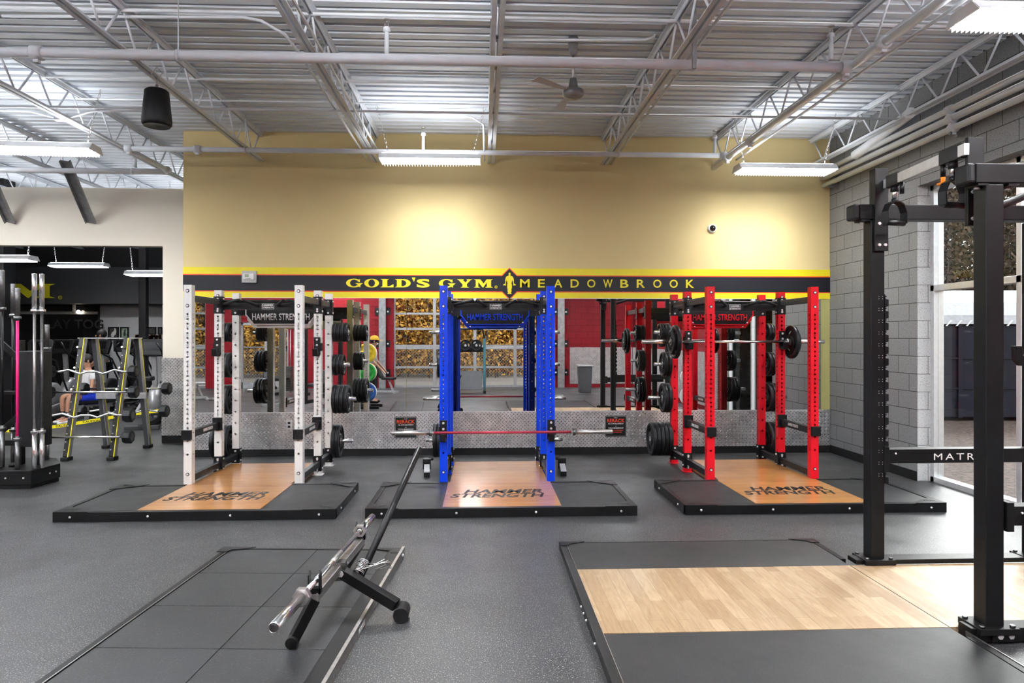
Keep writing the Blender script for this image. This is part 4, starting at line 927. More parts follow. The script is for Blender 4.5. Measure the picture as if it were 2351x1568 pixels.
# ------------------------------------------------------------------ deadlift jack with barbell
ba, bb = atY(628, 1442, 3.03), atY(855, 1187, 5.12)
def jack():
    d = (bb - ba).normalized(); up = V((0, 0, 1)); side = d.cross(up).normalized()       # side ~ +X
    t = thing('deadlift_jack', 'black steel barbell jack with long tilted handle on the rubber tile platform', 'barbell jack', (0, 0, 0))
    P = lambda s_, dz=0, dx=0: ba + d * s_ + V((dx, 0, dz))
    s0, s1 = .62, 1.70
    mb = MB().bar(P(s0 - .02, -.075), P(s1 + .02, -.075), .05, .05); mb.build('top_beam', 'dull_steel', t, bevel=.003)
    for s_, ext in ((s0, -.22), (s1, .12)):
        a = P(s_, -.09); q = V((a.x - .10, a.y + ext * .2, .075))
        mb = MB().bar(a, q, .055, .05); mb.cyl(q + V((0, -.05, 0)), q + V((0, .05, 0)), .03, 14); mb.build('foot_leg', 'rack_black', t, bevel=.002)
        mb = MB(); c = P(s_, 0)
        for k in (-1, 1): mb.prism([(-.02, -.05), (.02, -.05), (.022, .05), (.005, .07), (-.02, .05)], c + V((k * .028 - .004, 0, -.01)), (0, 1, 0), (0, 0, 1), (.008, 0, 0))
        mb.prism([(-.035, 0), (.035, 0), (.035, -.03), (-.035, -.03)], c + V((0, -.02, -.028)), (1, 0, 0), (0, 0, 1), (0, .04, 0)).build('bar_cradle', 'black_paint', t)
    m_ = P((s0 + s1) / 2 - .05, -.09); e = V((-.50, m_.y - .12, .085)); q = V((e.x + .03, e.y, .045))
    mb = MB().bar(m_, e, .06, .06); mb.cyl(q + V((0, -.06, .0)), q + V((0, .06, .0)), .045, 16, mi=1); mb.build('stem', ['rack_black', 'rubber_black'], t, bevel=.003)
    h0 = m_ + (e - m_) * .32 + V((0, 0, .03)); h1 = atY(963, 1030, 4.92)
    MB().cyl(h0 - V((0, 0, .05)), h1, .022, 16).build('long_handle', 'black_paint', t)
    mb = MB().cbox(m_, (.09, .07, .11)); bolt(mb, m_ + V((.02, -.035, -.01)), (0, -1, 0), .02, 1); bolt(mb, m_ + V((.03, .035, .03)), (0, 1, 0), .02, 1); mb.build('pivot_bracket', ['dark_steel', 'bolt'], t)
    hd = (h1 - h0).normalized()
    for i, (z, a) in enumerate(((.03, 0), (.06, .5), (.09, .9))):            # spring clips parked on the handle
        c = h0 + hd * z; g = thing('spring_clip', ('lowest', 'middle', 'top')[i] + ' steel spring clip slipped over the base of the jack handle', 'spring clip', tuple(c), 0, 'spring clips on the jack handle')
        u = hd.cross(V((0, 1, 0))).normalized(); w2 = hd.cross(u)
        pts = [(u * math.cos(k * .7 + a) + w2 * math.sin(k * .7 + a)) * .031 + hd * (k * .0011 - .01) for k in range(22)]
        out = (V((1, .15, .25 - .2 * i)).normalized()); tail = [pts[-1] + out * .05, pts[-1] + out * .13 + V((0, 0, .02)), pts[-1] + out * .14 - V((0, .02, .01)), pts[-1] + out * .07 - V((0, .02, .02))]
        MB().tube(pts + tail, .0035, 6).build('coil', 'chrome', g)
    b = thing('barbell', 'chrome barbell resting on the jack over the rubber tile platform', 'barbell', tuple((ba + bb) / 2)); L = (bb - ba).length; h = L / 2; qq = h - .42
    MB().cyl(d * -qq, d * qq, .0145, 14).build('shaft', 'chrome', b)
    MB().cyl(d * -.08, d * .12, .0155, 14).build('centre_knurl', 'dull_steel', b)
    for s in (-1, 1):
        k = d * s
        MB().lathe([(0, qq - .02), (.017, qq - .02), (.017, qq), (.026, qq), (.026, h - .003), (.023, h), (.0215, h), (.0215, h - .003), (0, h - .003)], (0, 0, 0), k, 24).build('sleeve', 'chrome', b)
        MB().lathe([(.025, qq - .005), (.043, qq - .005), (.045, qq), (.045, qq + .035), (.043, qq + .04), (.025, qq + .04)], (0, 0, 0), k, 6, smooth=False).build('collar', 'dull_steel', b, bevel=.002)
        MB().cyl(k * (h - .004), k * (h - .001), .018, 20).build('end_cap', 'dark_steel', b)
jack()

# ------------------------------------------------------------------ black half rack at the right
def half_rack():
    X0, Yf, Yn, PW = 2.79, 4.75, 3.62, .10; XB = 3.97; zb = .055
    t = thing('half_rack', 'black freestanding rack beside the window with toothed posts and hanging stirrup grips', 'half rack', (X0, (Yf + Yn) / 2, zb)); oy = (Yf + Yn) / 2
    def L(x, y, z): return (x - X0, y - oy, z - zb)
    for y, nm in ((Yf, 'far'), (Yn, 'near')):
        for x in (X0, XB):
            if x == X0 and y == Yn: x = X0 - .02
            u = MB().box(L(x - PW / 2, y - PW / 2, zb + .03), L(x + PW / 2, y + PW / 2, 2.48)).build('upright', 'rack_black', t, bevel=.006)
            MB().box(L(x - .11, y - .09, zb + .0), L(x + .11, y + .09, zb + .035)).build('base_plate', 'rack_black', u, bevel=.003)
            mb = MB()
            for a in (-.085, .085):
                for b in (-.065, .065): bolt(mb, L(x + a, y + b, zb + .035), (0, 0, 1), .014, 0)
            mb.build('base_bolts', 'dark_steel', u)
            if x == X0 and y == Yf:                                       # toothed hook plate on the rear edge
                pl = [(0, .55), (0, 2.05)]; z = 2.0
                poly = [(0, .62)]
                zz = .62
                while zz < 1.93:
                    poly += [(.026, zz), (.026, zz + .045), (.004, zz + .05), (.004, zz + .062), (.012, zz + .066), (.012, zz + .07), (.002, zz + .075)]; zz += .0835
                poly += [(0, zz)]
                MB().prism(poly, L(x + PW / 2, y - PW / 2 - .004, zb * 0), (1, 0, 0), (0, 0, 1), (0, .012, 0)).prism(poly, L(x + PW / 2, y + PW / 2 - .008, 0), (1, 0, 0), (0, 0, 1), (0, .012, 0)).build('hook_teeth', 'black_paint', u)
                mb = MB(); zz = .68
                while zz < 1.95:
                    for dx in (-.012, .014):
                        for dz in (-.008, .008): mb.cyl(L(x + .02 + dx, y - PW / 2 - .001, zz + dz), L(x + .02 + dx, y - PW / 2 + .004, zz + dz), .0022, 6)
                    zz += .0835
                mb.build('height_marks', 'white_plastic', u)
        MB().box(L(X0 - .13, y - .055, 2.485), L(XB + .25, y + .055, 2.59)).build('top_beam', 'rack_black', t, bevel=.005)
        MB().box(L(X0 - .175, y - .057, 2.483), L(X0 - .13, y + .057, 2.592)).build('end_cap', 'black_plastic', t, bevel=.014)
        mb = MB()
        for a in (-.085, .085): mb.box(L(X0 + a - .03, y - .05, 2.472), L(X0 + a + .03, y + .05, 2.484), 0); bolt(mb, L(X0 + a, y, 2.472), (0, 0, -1), .017, 1)
        mb.build('beam_flange', ['rack_black', 'bolt'], t)
        MB().box(L(X0 - .16, y - .06, .052 if y > 4 else .008), L(XB + .2, y + .06, .085) if y > 4 else L(XB + .2, y + .045, .083)).build('base_runner', 'rack_black', t, bevel=.004)
        if y < 4:
            mb = MB().cbox(L(X0 + .02, y - .064, .045), (.14, .008, .068), 0)
            for a in (-.01, .05): bolt(mb, L(X0 + a, y - .068, .045), (0, -1, 0), .016, 1)
            mb.build('runner_plate', ['rack_black', 'bolt'], t)
        mb = MB().box(L(X0 + PW / 2 + .012, y - .045, .76 if y > 4 else .63), L(XB + .2, y + .045, .86 if y > 4 else .735), 0).box(L(X0 + PW / 2 - .01, y - .06, .70 if y > 4 else .60), L(X0 + PW / 2 + .03, y + .06, .88 if y > 4 else .76), 0)
        bolt(mb, L(X0 + .13, y - .045, .83 if y > 4 else .70), (0, -1, 0), .008, 1); sa = mb.build('safety_arm', ['rack_black', 'bolt'], t, bevel=.004)
        if y > 4:
            mb = MB(); ax = L(X0 + .38, y - .0455, .782); k = .05; x = 0
            g = (0, -1, 0)
            mb.flat(text('MATRIX', .42, .046, off=.0, sp=1.35), (ax[0] + .24, ax[1], ax[2]), (1, 0, 0), (0, 0, 1), g, .001).build('arm_lettering', 'white_plastic', sa)
    # upper brackets with silver grip rail
    for y, zt, z0, xx in ((Yf - PW / 2 - .012, 2.84, 2.26, X0 - .028), (Yn + PW / 2 + .07, 2.78, 2.28, X0 - .052)):
        mb = MB().box(L(xx, y - .012, z0), L(xx + .09, y + .012, zt), 0).box(L(xx - .006, y - .014, z0), L(xx + .006, y + (.06 if y > 4 else .012), zt), 0)
        for a in (.022, .065):
            for b in (.04, .19): bolt(mb, L(xx + a, y - .012, z0 + b), (0, -1, 0), .012, 1)
        mb.build('rail_bracket', ['rack_black', 'bolt'], t, bevel=.002)
    a, b = V(L(*atY(2020, 420, Yf - .05))), V(L(*atY(2236, 342, Yn - .05)))
    a = V(L(X0 + .03, Yf - .09, 2.7)); b = V(L(X0 - .07, Yn + .10, 2.7))
    a.z = 2.725 - zb; b.z = 2.71 - zb
    rl = MB().bar(a, b, .03, .065).build('grip_rail', 'alu', t, bevel=.002)
    for f in (.14, .86):
        c = a + (b - a) * f
        k = MB().cbox(c, (.045, .19 if f > .5 else .14, .085)).build('rail_slider', 'black_paint', rl, bevel=.004)
        q_ = -.08 if f < .5 else .085
        mb = MB().cyl(c + V((0, 0, -.045)), c + V((0, 0, -.14)), .016, 12, mi=1).cyl(c + V((0, 0, -.045)), c + V((0, 0, -.08)), .026, 12).cyl(c + V((0, q_, -.03)), c + V((0, q_, -.11)), .015, 10, mi=0)
        if f > .5: mb.cyl(c + V((0, q_, -.11)), c + V((0, q_, -.145)), .013, 10, mi=2).cyl(c + V((0, q_, -.145)), c + V((0, q_, -.158)), .033, 14, mi=2)
        mb.cyl(c + V((0, 0, -.13)), c + V((0, 0, -.155)), .022, 12)
        mb.build('swivel', ['black_paint', 'chrome', 'orange'], k)
        g = c + V((0, 0, -.15)); u = V((.97, .25, 0))
        prof = [(-.078, -.145), (-.08, -.07), (-.055, -.018), (-.02, 0), (.02, 0), (.055, -.018), (.08, -.07), (.078, -.145)]
        mb = MB(); w2 = u.cross(V((0, 0, 1)))
        for (p, q) in zip(prof, prof[1:]): mb.bar(g + u * p[0] + V((0, 0, p[1])), g + u * q[0] + V((0, 0, q[1])), 0.055, .007, up=tuple(V((0, 0, 1)) if abs(q[0] - p[0]) > abs(q[1] - p[1]) else u))
        mb.cyl(g + u * -.078 + V((0, 0, -.142)), g + u * .078 + V((0, 0, -.142)), .02, 14); mb.build('stirrup_grip', 'black_paint', k)
    # rope end / bar tip at the right edge and the hook on the rear post
    MB().tube([L(X0 + .24, 3.9, 2.42), L(X0 + .34, 3.95, 2.45), L(X0 + .75, 4.1, 2.6)], .024, 12).build('angled_grip', 'black_plastic', t)
    mb = MB().prism([(0, .33), (-.03, .33), (-.035, .06), (-.06, .03), (-.10, .03), (-.11, .10), (-.145, .10), (-.14, 0), (-.10, -.04), (-.03, -.04), (0, -.02)], L(XB - PW / 2, 4.66, 1.49), (1, 0, 0), (0, 0, 1), (0, .06, 0), 0)
    bolt(mb, L(XB - PW / 2 - .05, 4.66, 1.47), (0, -1, 0), .01, 1)
    mb.build('bar_hook', ['black_paint', 'bolt'], t, bevel=.003)
    return t
half_rack()

# ------------------------------------------------------------------ barbell holder at the left edge
def bar_holder():
    t = thing('barbell_holder', 'black upright barbell holder with octagonal base at the left edge', 'barbell holder', (-5.33, 7.97, 0))
    oct_ = [(-.75, -.02), (-.35, -.20), (.1, -.31), (.42, -.31), (.47, .12), (.2, .5), (-.4, .5), (-.75, .2)]
    MB().prism(oct_, (0, 0, .04), (1, 0, 0), (0, 1, 0), (0, 0, .16)).prism([(a * .97, b * .97) for a, b in oct_], (0, 0, 0), (1, 0, 0), (0, 1, 0), (0, 0, .045)).build('base_box', 'rack_black', t, bevel=.006)
    mb = MB()
    for (x, y) in ((.15, -.312), (.34, -.312), (.455, -.05), (.462, .05)): mb.cyl((x, y, .12), (x + (.006 if x > .4 else 0), y - (.006 if x < .4 else 0), .12), .01, 8)
    mb.build('base_bolts', 'bolt', t)
    mb = MB()
    for (x, y) in ((-.02, -.18), (-.16, -.16), (.05, -.05)): mb.lathe([(.0, .205), (.035, .205), (.038, .225), (0, .225)], (x, y, 0), n=16)
    mb.build('socket_cup', 'rubber_black', t)
    MB().box((-.26, -.05, .2), (-.20, .02, 1.95)).build('post', 'rack_black', t, bevel=.004)
    MB().box((.02, .05, .2), (.08, .12, 1.62)).bar((-.24, -.02, 1.72), (.06, .08, 1.38), .05, .06).bar((-.24, -.02, .45), (.06, .08, .78), .05, .06).box((-.62, .03, 1.92), (-.2, .09, 1.98)).box((-.6, .03, .42), (.05, .09, .48)).box((-.6, .03, 1.0), (.05, .09, 1.04)).build('side_frame', 'rack_black', t, bevel=.003)
    MB().flat(text('ROGUE', .24, .045, off=.02), (-.23, -.0505, 1.02), (0, 0, 1), (-1, 0, 0), (0, -1, 0), .001).build('post_lettering', 'white_plastic', t)
    for z in (1.42, .74):
        MB().tube([(-.62, -.28, z), (-.12, -.28, z), (-.06, -.25, z), (-.05, -.2, z), (-.09, -.16, z), (-.2, -.15, z), (-.6, -.15, z)], .014, 8).build('retaining_hoop', 'black_paint', t)
    MB().box((.13, -.08, .42), (.37, .14, 1.50)).build('rear_cabinet', 'black_plastic', t, bevel=.012)
    MB().cyl((.25, .04, .2), (.25, .04, .43), .035, 14).build('cabinet_post', 'dark_steel', t)
    vb = [(79, 7.74, 2.15, 1.31, 'dull_steel', 'chrome', 'chrome barbell standing upright in the holder, left of the two tall chrome sleeves'),
          (96, 7.78, 2.15, 1.31, 'dark_steel', 'chrome', 'barbell with chrome sleeves and dark shaft standing at the right of the holder'),
          (40, 7.74, 1.99, 1.31, 'pink', 'dark_steel', 'bright pink barbell standing upright in the holder'),
          (5, 7.86, 2.2, 1.31, 'black_paint', 'dark_steel', 'black barbell standing upright at the left picture edge'),
          (30, 8.2, 2.07, 1.31, 'black_paint', 'dark_steel', 'black barbell standing just behind the pink one'),
          (108, 8.35, 1.6, 1.0, 'black_paint', 'dark_steel', 'short black bar standing behind the chrome barbells')]
    for px, Y, Ln, sh, m, sl, lab in vb:
        x = atY(px, 900, Y).x; barbell('barbell', lab, (x, Y, .205 + Ln / 2), Ln, sh, m, (0, 0, 1), 'barbells standing in the holder', sleeve=sl, collar=sl)
bar_holder()
# ------------------------------------------------------------------ A-frame rack of fixed barbells
def hexhead(mb, c, s, R=.088, L=.1):
    mb.lathe([(0, 0), (R * .9, 0), (R, .012), (R, L - .012), (R * .9, L), (0, L)], c, (s, 0, 0), 8, smooth=False)
def fixed_bar(c, ln, R, ez, lab, ht=None):
    t = thing('fixed_barbell', lab, 'barbell', tuple(c), 0, 'fixed barbells on the A-frame rack'); h = ln / 2
    if ez: pts = [(-h, 0, 0), (-h * .82, 0, 0), (-h * .6, 0, .025), (-h * .3, 0, -.03), (-h * .12, 0, 0), (h * .12, 0, 0), (h * .3, 0, -.03), (h * .6, 0, .025), (h * .82, 0, 0), (h, 0, 0)]
    else: pts = [(-h, 0, 0), (h, 0, 0)]
    MB().tube(pts, .0145, 10).build('shaft', 'chrome', t)
    for s in (-1, 1):
        mb = MB(); hexhead(mb, (s * h, 0, 0), s, R, R * 1.15); o = mb.build('head', 'plate_rubber', t, bevel=.004)
        MB().cyl((s * (h + R * 1.15), 0, 0), (s * (h + R * 1.15 + .002), 0, 0), R * .55, 20).build('end_disc', 'grey_frame', o)
def aframe():
    t = thing('a_frame_rack', 'grey A-frame rack holding fixed barbells beyond the barbell holder', 'barbell rack', (-5.27, 9.93, 0))
    for x in (-.3, .3):
        for s in (-1, 1):
            top = V((x, s * .14, 1.64)); ft = V((x + (.0 if s < 0 else -.03), s * .52, .05))
            mb = MB().bar(ft, top, .085, .06, 0, up=(1, 0, 0)); 
            o = mb.build('leg', 'grey_frame' if s > 0 else 'black_paint', t, bevel=.004)
            mb = MB().bar(ft + V((.034, s * .034, 0)), top + V((.034, s * .034, 0)), .016, .008, 0, up=(1, 0, 0)); mb.build('edge_trim', 'tape', o)
            MB().bar(ft + V((.034, -s * .01, 0)), top + V((.034, -s * .01, 0)), .06, .008, up=(1, 0, 0)).build('side_rail', 'silver_frame', o)
            MB().cbox(ft + V((0, 0, -.025)), (.10, .13, .05)).build('foot_cap', 'rubber_black', o, bevel=.01)
            mb = MB()
            for i in range(14):
                p_ = ft + (top - ft) * (.06 + i * .066); bolt(mb, p_ + V((-.01, s * .045, 0)), (0, s, 0), .009, 0)
            mb.build('rail_bolts', 'bolt', o)
            if s < 0:
                for z in (.30, .60, .93, 1.22, 1.5):
                    f = (z - .05) / 1.59; p_ = ft + (top - ft) * f
                    MB().cyl(p_ + V((0, -.03, 0)), p_ + V((0, -.11, .02)), .014, 10).build('bar_cradle', 'dull_steel', t)
    MB().box((-.36, -.17, 1.635), (.36, .17, 1.65)).build('top_plate', 'silver_frame', t)
    c = MB().bar((-.36, .30, .80), (.36, .30, .80), .05, .09).build('cross_tube', 'silver_frame', t, bevel=.006)
    MB().flat(text('MATRIX', .26, .04), (.05, .274, .78), (1, 0, 0), (0, 0, 1), (0, -1, 0), .001).build('tube_lettering', 'grey_frame', c)
    rows = [(853, True, .085, (137, 300)), (900, False, .085, (130, 300)), (953, True, .095, (125, 288)), (1003, False, .09, (125, 287))]
    ly = lambda z: 9.93 - .14 - .38 * (1.64 - z) / 1.59 - .10
    nm = ['top curved fixed barbell on the front of the A-frame rack', 'second, straight fixed barbell on the front of the A-frame rack', 'third, curved fixed barbell with large heads on the front of the A-frame rack', 'lowest straight fixed barbell on the front of the A-frame rack']
    for (py, ez, R, (xa, xb)), lab in zip(rows, nm):
        Y = 9.55
        for _ in range(4): Y = ly(atY(200, py, Y).z)
        z = atY(200, py, Y).z; xr = atY(xb, py, Y).x; xl = xr - 1.02
        fixed_bar(((xl + xr) / 2, Y - .02, z), xr - xl, R, ez, lab)
    for py, lab, xr_, ez in ((893, 'straight fixed barbell on the far side of the A-frame rack', 372, False), (945, 'curved fixed barbell on the far side of the A-frame rack', 366, True)):
        Y = 10.3; z = atY(300, py, Y).z; xr = atY(xr_, py, Y).x; fixed_bar((xr - .56, Y + .06, z), 1.1, .09, ez, lab)
aframe()
# ------------------------------------------------------------------ cardio room beyond the opening
t = thing('bulkhead_sign', 'dark bulkhead with huge yellow letters YM high in the cardio room', 'sign', (0, 0, 0))
MB().box((-14.5, 17.9, 2.52), (-4.0, 18.3, 3.45)).build('bulkhead', 'dark_wall', t)
mb = MB(); a = atY(16, 684, 17.9); b = atY(128, 652, 17.9)
slabword(mb, 'GYM', (a.x - 2.35, 17.885, a.z), (1, 0, 0), (0, -1, 0), b.x - a.x + 2.35, b.z - a.z); mb.build('yellow_letters', 'neon_letter', t)
c = atY(138, 683, 17.88)
MB().flat(shape([ell(0, 0, .05, .05, 20), ell(0, 0, .038, .038, 20)]), c, (1, 0, 0), (0, 0, 1), (0, -1, 0)).build('mark_ring', 'neon_letter', t)
MB().flat(text('R', None, .045, off=.02), c - V((0, 0, .022)), (1, 0, 0), (0, 0, 1), (0, -1, 0)).build('mark_letter', 'neon_letter', t)
MB().box((-14.5, 18.6, 0), (-10.2, 18.75, 2.52)).build('dark_glass_front', 'black_glass')
tag(bpy.data.objects['dark_glass_front'], 'black glazed front with faint lettering at the back of the cardio room', 'glass front')
t = bpy.data.objects['dark_glass_front']
mb = MB(); zt = atY(100, 718, 18.58).z; mb.box((-14.5, 18.56, zt - .04), (-10.2, 18.6, zt + .03))
for px in (170, 85): x = atY(px, 700, 18.58).x; mb.box((x - .03, 18.56, zt), (x + .03, 18.6, 2.52))
mb.build('glazing_bar', 'silver_frame', t)
MB().flat(text('PLAY TOG', atY(238, 750, 18.6).x - atY(92, 750, 18.6).x, .25, off=.02), (atY(165, 750, 18.6).x, 18.595, atY(100, 755, 18.6).z), (1, 0, 0), (0, 0, 1), (0, -1, 0)).build('faint_lettering', 'faint_letter', t)
MB().sphere((atY(180, 716, 18.5).x, 18.5, atY(180, 716, 18.5).z), .05, 10).build('reflected_lamp', 'lamp_reflection', t)  # glowing ball put in as a lamp's reflection on the dark glass
tag(MB().box((-10.2, 18.7, 0), (-3.9, 18.9, 2.52)).build('poster_wall', 'light_wall'), 'pale grey wall carrying framed posters at the back of the cardio room', 'wall panel')
for px, Y, lab in ((11, 12.75, 'thick black column at the left edge of the opening'), (330, 15.0, 'black steel column standing in the cardio room by the posters')):
    x0, x1 = (atY(-20, 700, Y).x, atY(22, 700, Y).x) if px == 11 else (atY(322, 700, Y).x, atY(338, 700, Y).x)
    c = thing('steel_column', lab, 'column', ((x0 + x1) / 2, Y, 0)); w_ = (x1 - x0) / 2
    MB().box((-w_, -w_, 0), (w_, w_, ZC)).build('shaft', 'black_paint', c, bevel=.006); MB().box((-w_ - .06, -w_ - .06, 0), (w_ + .06, w_ + .06, .03)).build('base_plate', 'black_paint', c)
def poster(px0, py0, px1, py1, lab, m, fm='black_plastic', fig=0):
    Y = 18.69; a, b = atY(px0, py1, Y), atY(px1, py0, Y); t = thing('framed_poster', lab, 'poster', (a.x, Y, a.z), 0, 'framed posters in the cardio room'); w_, h_ = b.x - a.x, b.z - a.z
    MB().flat(shape([[(0, 0), (w_, 0), (w_, h_), (0, h_)], [(.03, .03), (w_ - .03, .03), (w_ - .03, h_ - .03), (.03, h_ - .03)]]), (0, 0, 0), (1, 0, 0), (0, 0, 1), (0, -1, 0), .03).build('frame', fm, t)
    MB().box((.02, -.012, .02), (w_ - .02, -.002, h_ - .02)).build('print', m, t)
    if fig == 1: MB().prism([(.3, .25), (.5, .22), (.62, .4), (.72, .42), (.78, .7), (.7, .92), (.55, .93), (.6, .8), (.52, .68), (.38, .62), (.28, .45)], (0, -.014, 0), (w_, 0, 0), (0, 0, h_), (0, -.003, 0)).prism([(.25, .1), (.75, .1), (.75, .15), (.25, .15)], (0, -.014, 0), (w_, 0, 0), (0, 0, h_), (0, -.003, 0)).build('printed_shape', 'white_plastic', t)
    if fig == 2: MB().prism([(.4, .2), (.6, .2), (.66, .45), (.62, .6), (.68, .75), (.5, .8), (.42, .6), (.36, .4)], (0, -.014, 0), (w_, 0, 0), (0, 0, h_), (0, -.003, 0)).build('printed_shape', 'grey_frame', t)
poster(249, 751, 273, 781, 'dark framed poster of a flexed arm in the cardio room', 'poster_dark', fig=1)
poster(277, 751, 296, 777, 'green framed poster beside the flexed arm one', 'poster_green', fig=2)
poster(338, 751, 359, 768, 'dark framed picture just right of the black column', 'poster_dark')
poster(363, 751, 373, 768, 'narrow dark framed picture in the cardio room', 'poster_dark')
poster(376, 751, 391, 768, 'framed picture by the right jamb of the opening', 'poster_dark', fig=2)
def crowd_photo(px0, px1, lab):
    Y = 18.68; a, b = atY(px0, 788, Y), atY(px1, 767, Y); t = thing('crowd_print', lab, 'wall print', (a.x, Y, a.z), 0, 'crowd prints in the cardio room')
    MB().box((0, 0, 0), (b.x - a.x, .01, b.z - a.z)).build('backing', 'grey_plastic', t)
    cols = ['ban_red', 'white_plastic', 'black_plastic', 'skin', 'orange']; rnd = random.Random(5)
    mb = MB()
    for i in range(150):
        x = rnd.uniform(.02, b.x - a.x - .02); z = rnd.uniform(.02, b.z - a.z - .03); mb.cbox((x, -.002, z), (.035, .003, .05), rnd.randrange(5))
    mb.build('printed_crowd', cols, t)
crowd_photo(337, 372, 'wide colourful crowd photo on the wall right of the black column'); crowd_photo(310, 321, 'slim colourful crowd photo on the wall left of the black column')
# caution tape hung low
pts = [atY(-5, 990, 12.3), atY(60, 988, 12.3), atY(130, 979, 12.2), atY(200, 968, 12.2), atY(280, 954, 12.1), atY(400, 938, 12.0)]
t = thing('caution_tape', 'yellow CAUTION tape stretched low across the opening', 'tape', (0, 0, 0))
vs = []
for p_ in pts: vs += [V(p_) + V((0, 0, -.028)), V(p_) + V((0, 0, .028)), V(p_) + V((0, .003, .028)), V(p_) + V((0, .003, -.028))]
MB().add(vs, [(i * 4 + k, i * 4 + (k + 1) % 4, i * 4 + 4 + (k + 1) % 4, i * 4 + 4 + k) for i in range(len(pts) - 1) for k in range(4)]).build('tape_strip', 'tape', t)
mb = MB()
for px, py in ((150, 976.5), (212, 966.5), (285, 953.5)):
    a = atY(px, py, 12.15); mb.flat(text('CAUTION', .28, .036, off=.02), a + V((0, -.03, -.018)), (1, 0, .08), (-.08, 0, 1), (0, -1, 0), .001)
mb.build('tape_lettering', 'black_plastic', t)

def elliptical(px, D, lab, rz=0, kind=0):
    x = atY(px, 900, D).x; t = thing('cardio_machine', lab, 'exercise machine', (x, D, 0), rz, 'cardio machines')
    MB().box((-.28, -.8, 0), (.28, -.72, .08)).box((-.28, .6, 0), (.28, .68, .08)).box((-.06, -.8, .03), (.06, .68, .12)).build('base_frame', 'grey_frame', t, bevel=.01)
    MB().lathe([(0, -.11), (.28, -.11), (.34, -.08), (.34, .08), (.28, .11), (0, .11)], (0, .32, .42), (1, 0, 0), 24).build('flywheel_shroud', 'silver_frame' if kind else 'black_plastic', t)
    MB().bar((0, .2, .15), (0, .05, 1.35), .09, .07).build('mast', 'silver_frame', t, bevel=.01)
    cn = MB().prism([(-.20, -.16), (.20, -.16), (.24, .08), (.20, .15), (-.20, .15), (-.24, .08)], (0, -.06, 1.47), (1, 0, 0), (0, .25, 1), (0, .09, -.02)).build('console', 'black_plastic', t, bevel=.02)
    MB().prism([(-.15, -.06), (.15, -.06), (.15, .10), (-.15, .10)], (0, -.064, 1.47), (1, 0, 0), (0, .25, 1), (0, .004, 0)).build('screen', 'black_glass', cn)
    MB().flat(text('CYBEX', .2, .035), (0, -.068, 1.37), (1, 0, 0), (0, .25, 1), (0, -1, 0), .001).build('console_lettering', 'grey_plastic', cn)
    for s in (-1, 1):
        MB().tube([(s * .30, .45, .45), (s * .32, .1, .9), (s * .30, -.1, 1.2), (s * .24, -.3, 1.3), (s * .22, -.42, 1.45), (s * .14, -.36, 1.55)], .018, 8).build('moving_arm', 'black_plastic', t)
        MB().bar((s * .30, .45, .40), (s * .18, -.6, .22), .05, .04).build('link_arm', 'silver_frame', t)
        MB().box((s * .18 - .08, -.62, .24), (s * .18 + .08, -.25, .29)).build('pedal', 'black_plastic', t, bevel=.015)
    if kind == 2:
        MB().bar((0, -.55, .1), (0, -.50, .85), .06, .06).cbox((0, -.5, .9), (.24, .28, .08)).build('seat_post', 'black_plastic', t, bevel=.02)
for i, (px, D, lab, rz, k) in enumerate(((146, 15.4, 'cardio machine with dark console left of the A-frame rack', .05, 1), (231, 15.0, 'cardio machine seen between the near legs of the A-frame rack', -.05, 0),
        (284, 17.2, 'cardio machine seen far back through the right half of the A-frame rack', .0, 0), (312, 15.3, 'cardio machine just left of the black column', -.05, 0), (371, 15.2, 'cardio machine with big dark console next to the right jamb', 0, 0),
        (180, 17.3, 'grey cardio machine farthest back beside the dark glass front', .1, 1), (352, 13.2, 'low exercise bike in front of the black column', .2, 2), (95, 13.6, 'cardio machine behind the standing barbells', .1, 1))):
    elliptical(px, D, lab, rz, k)
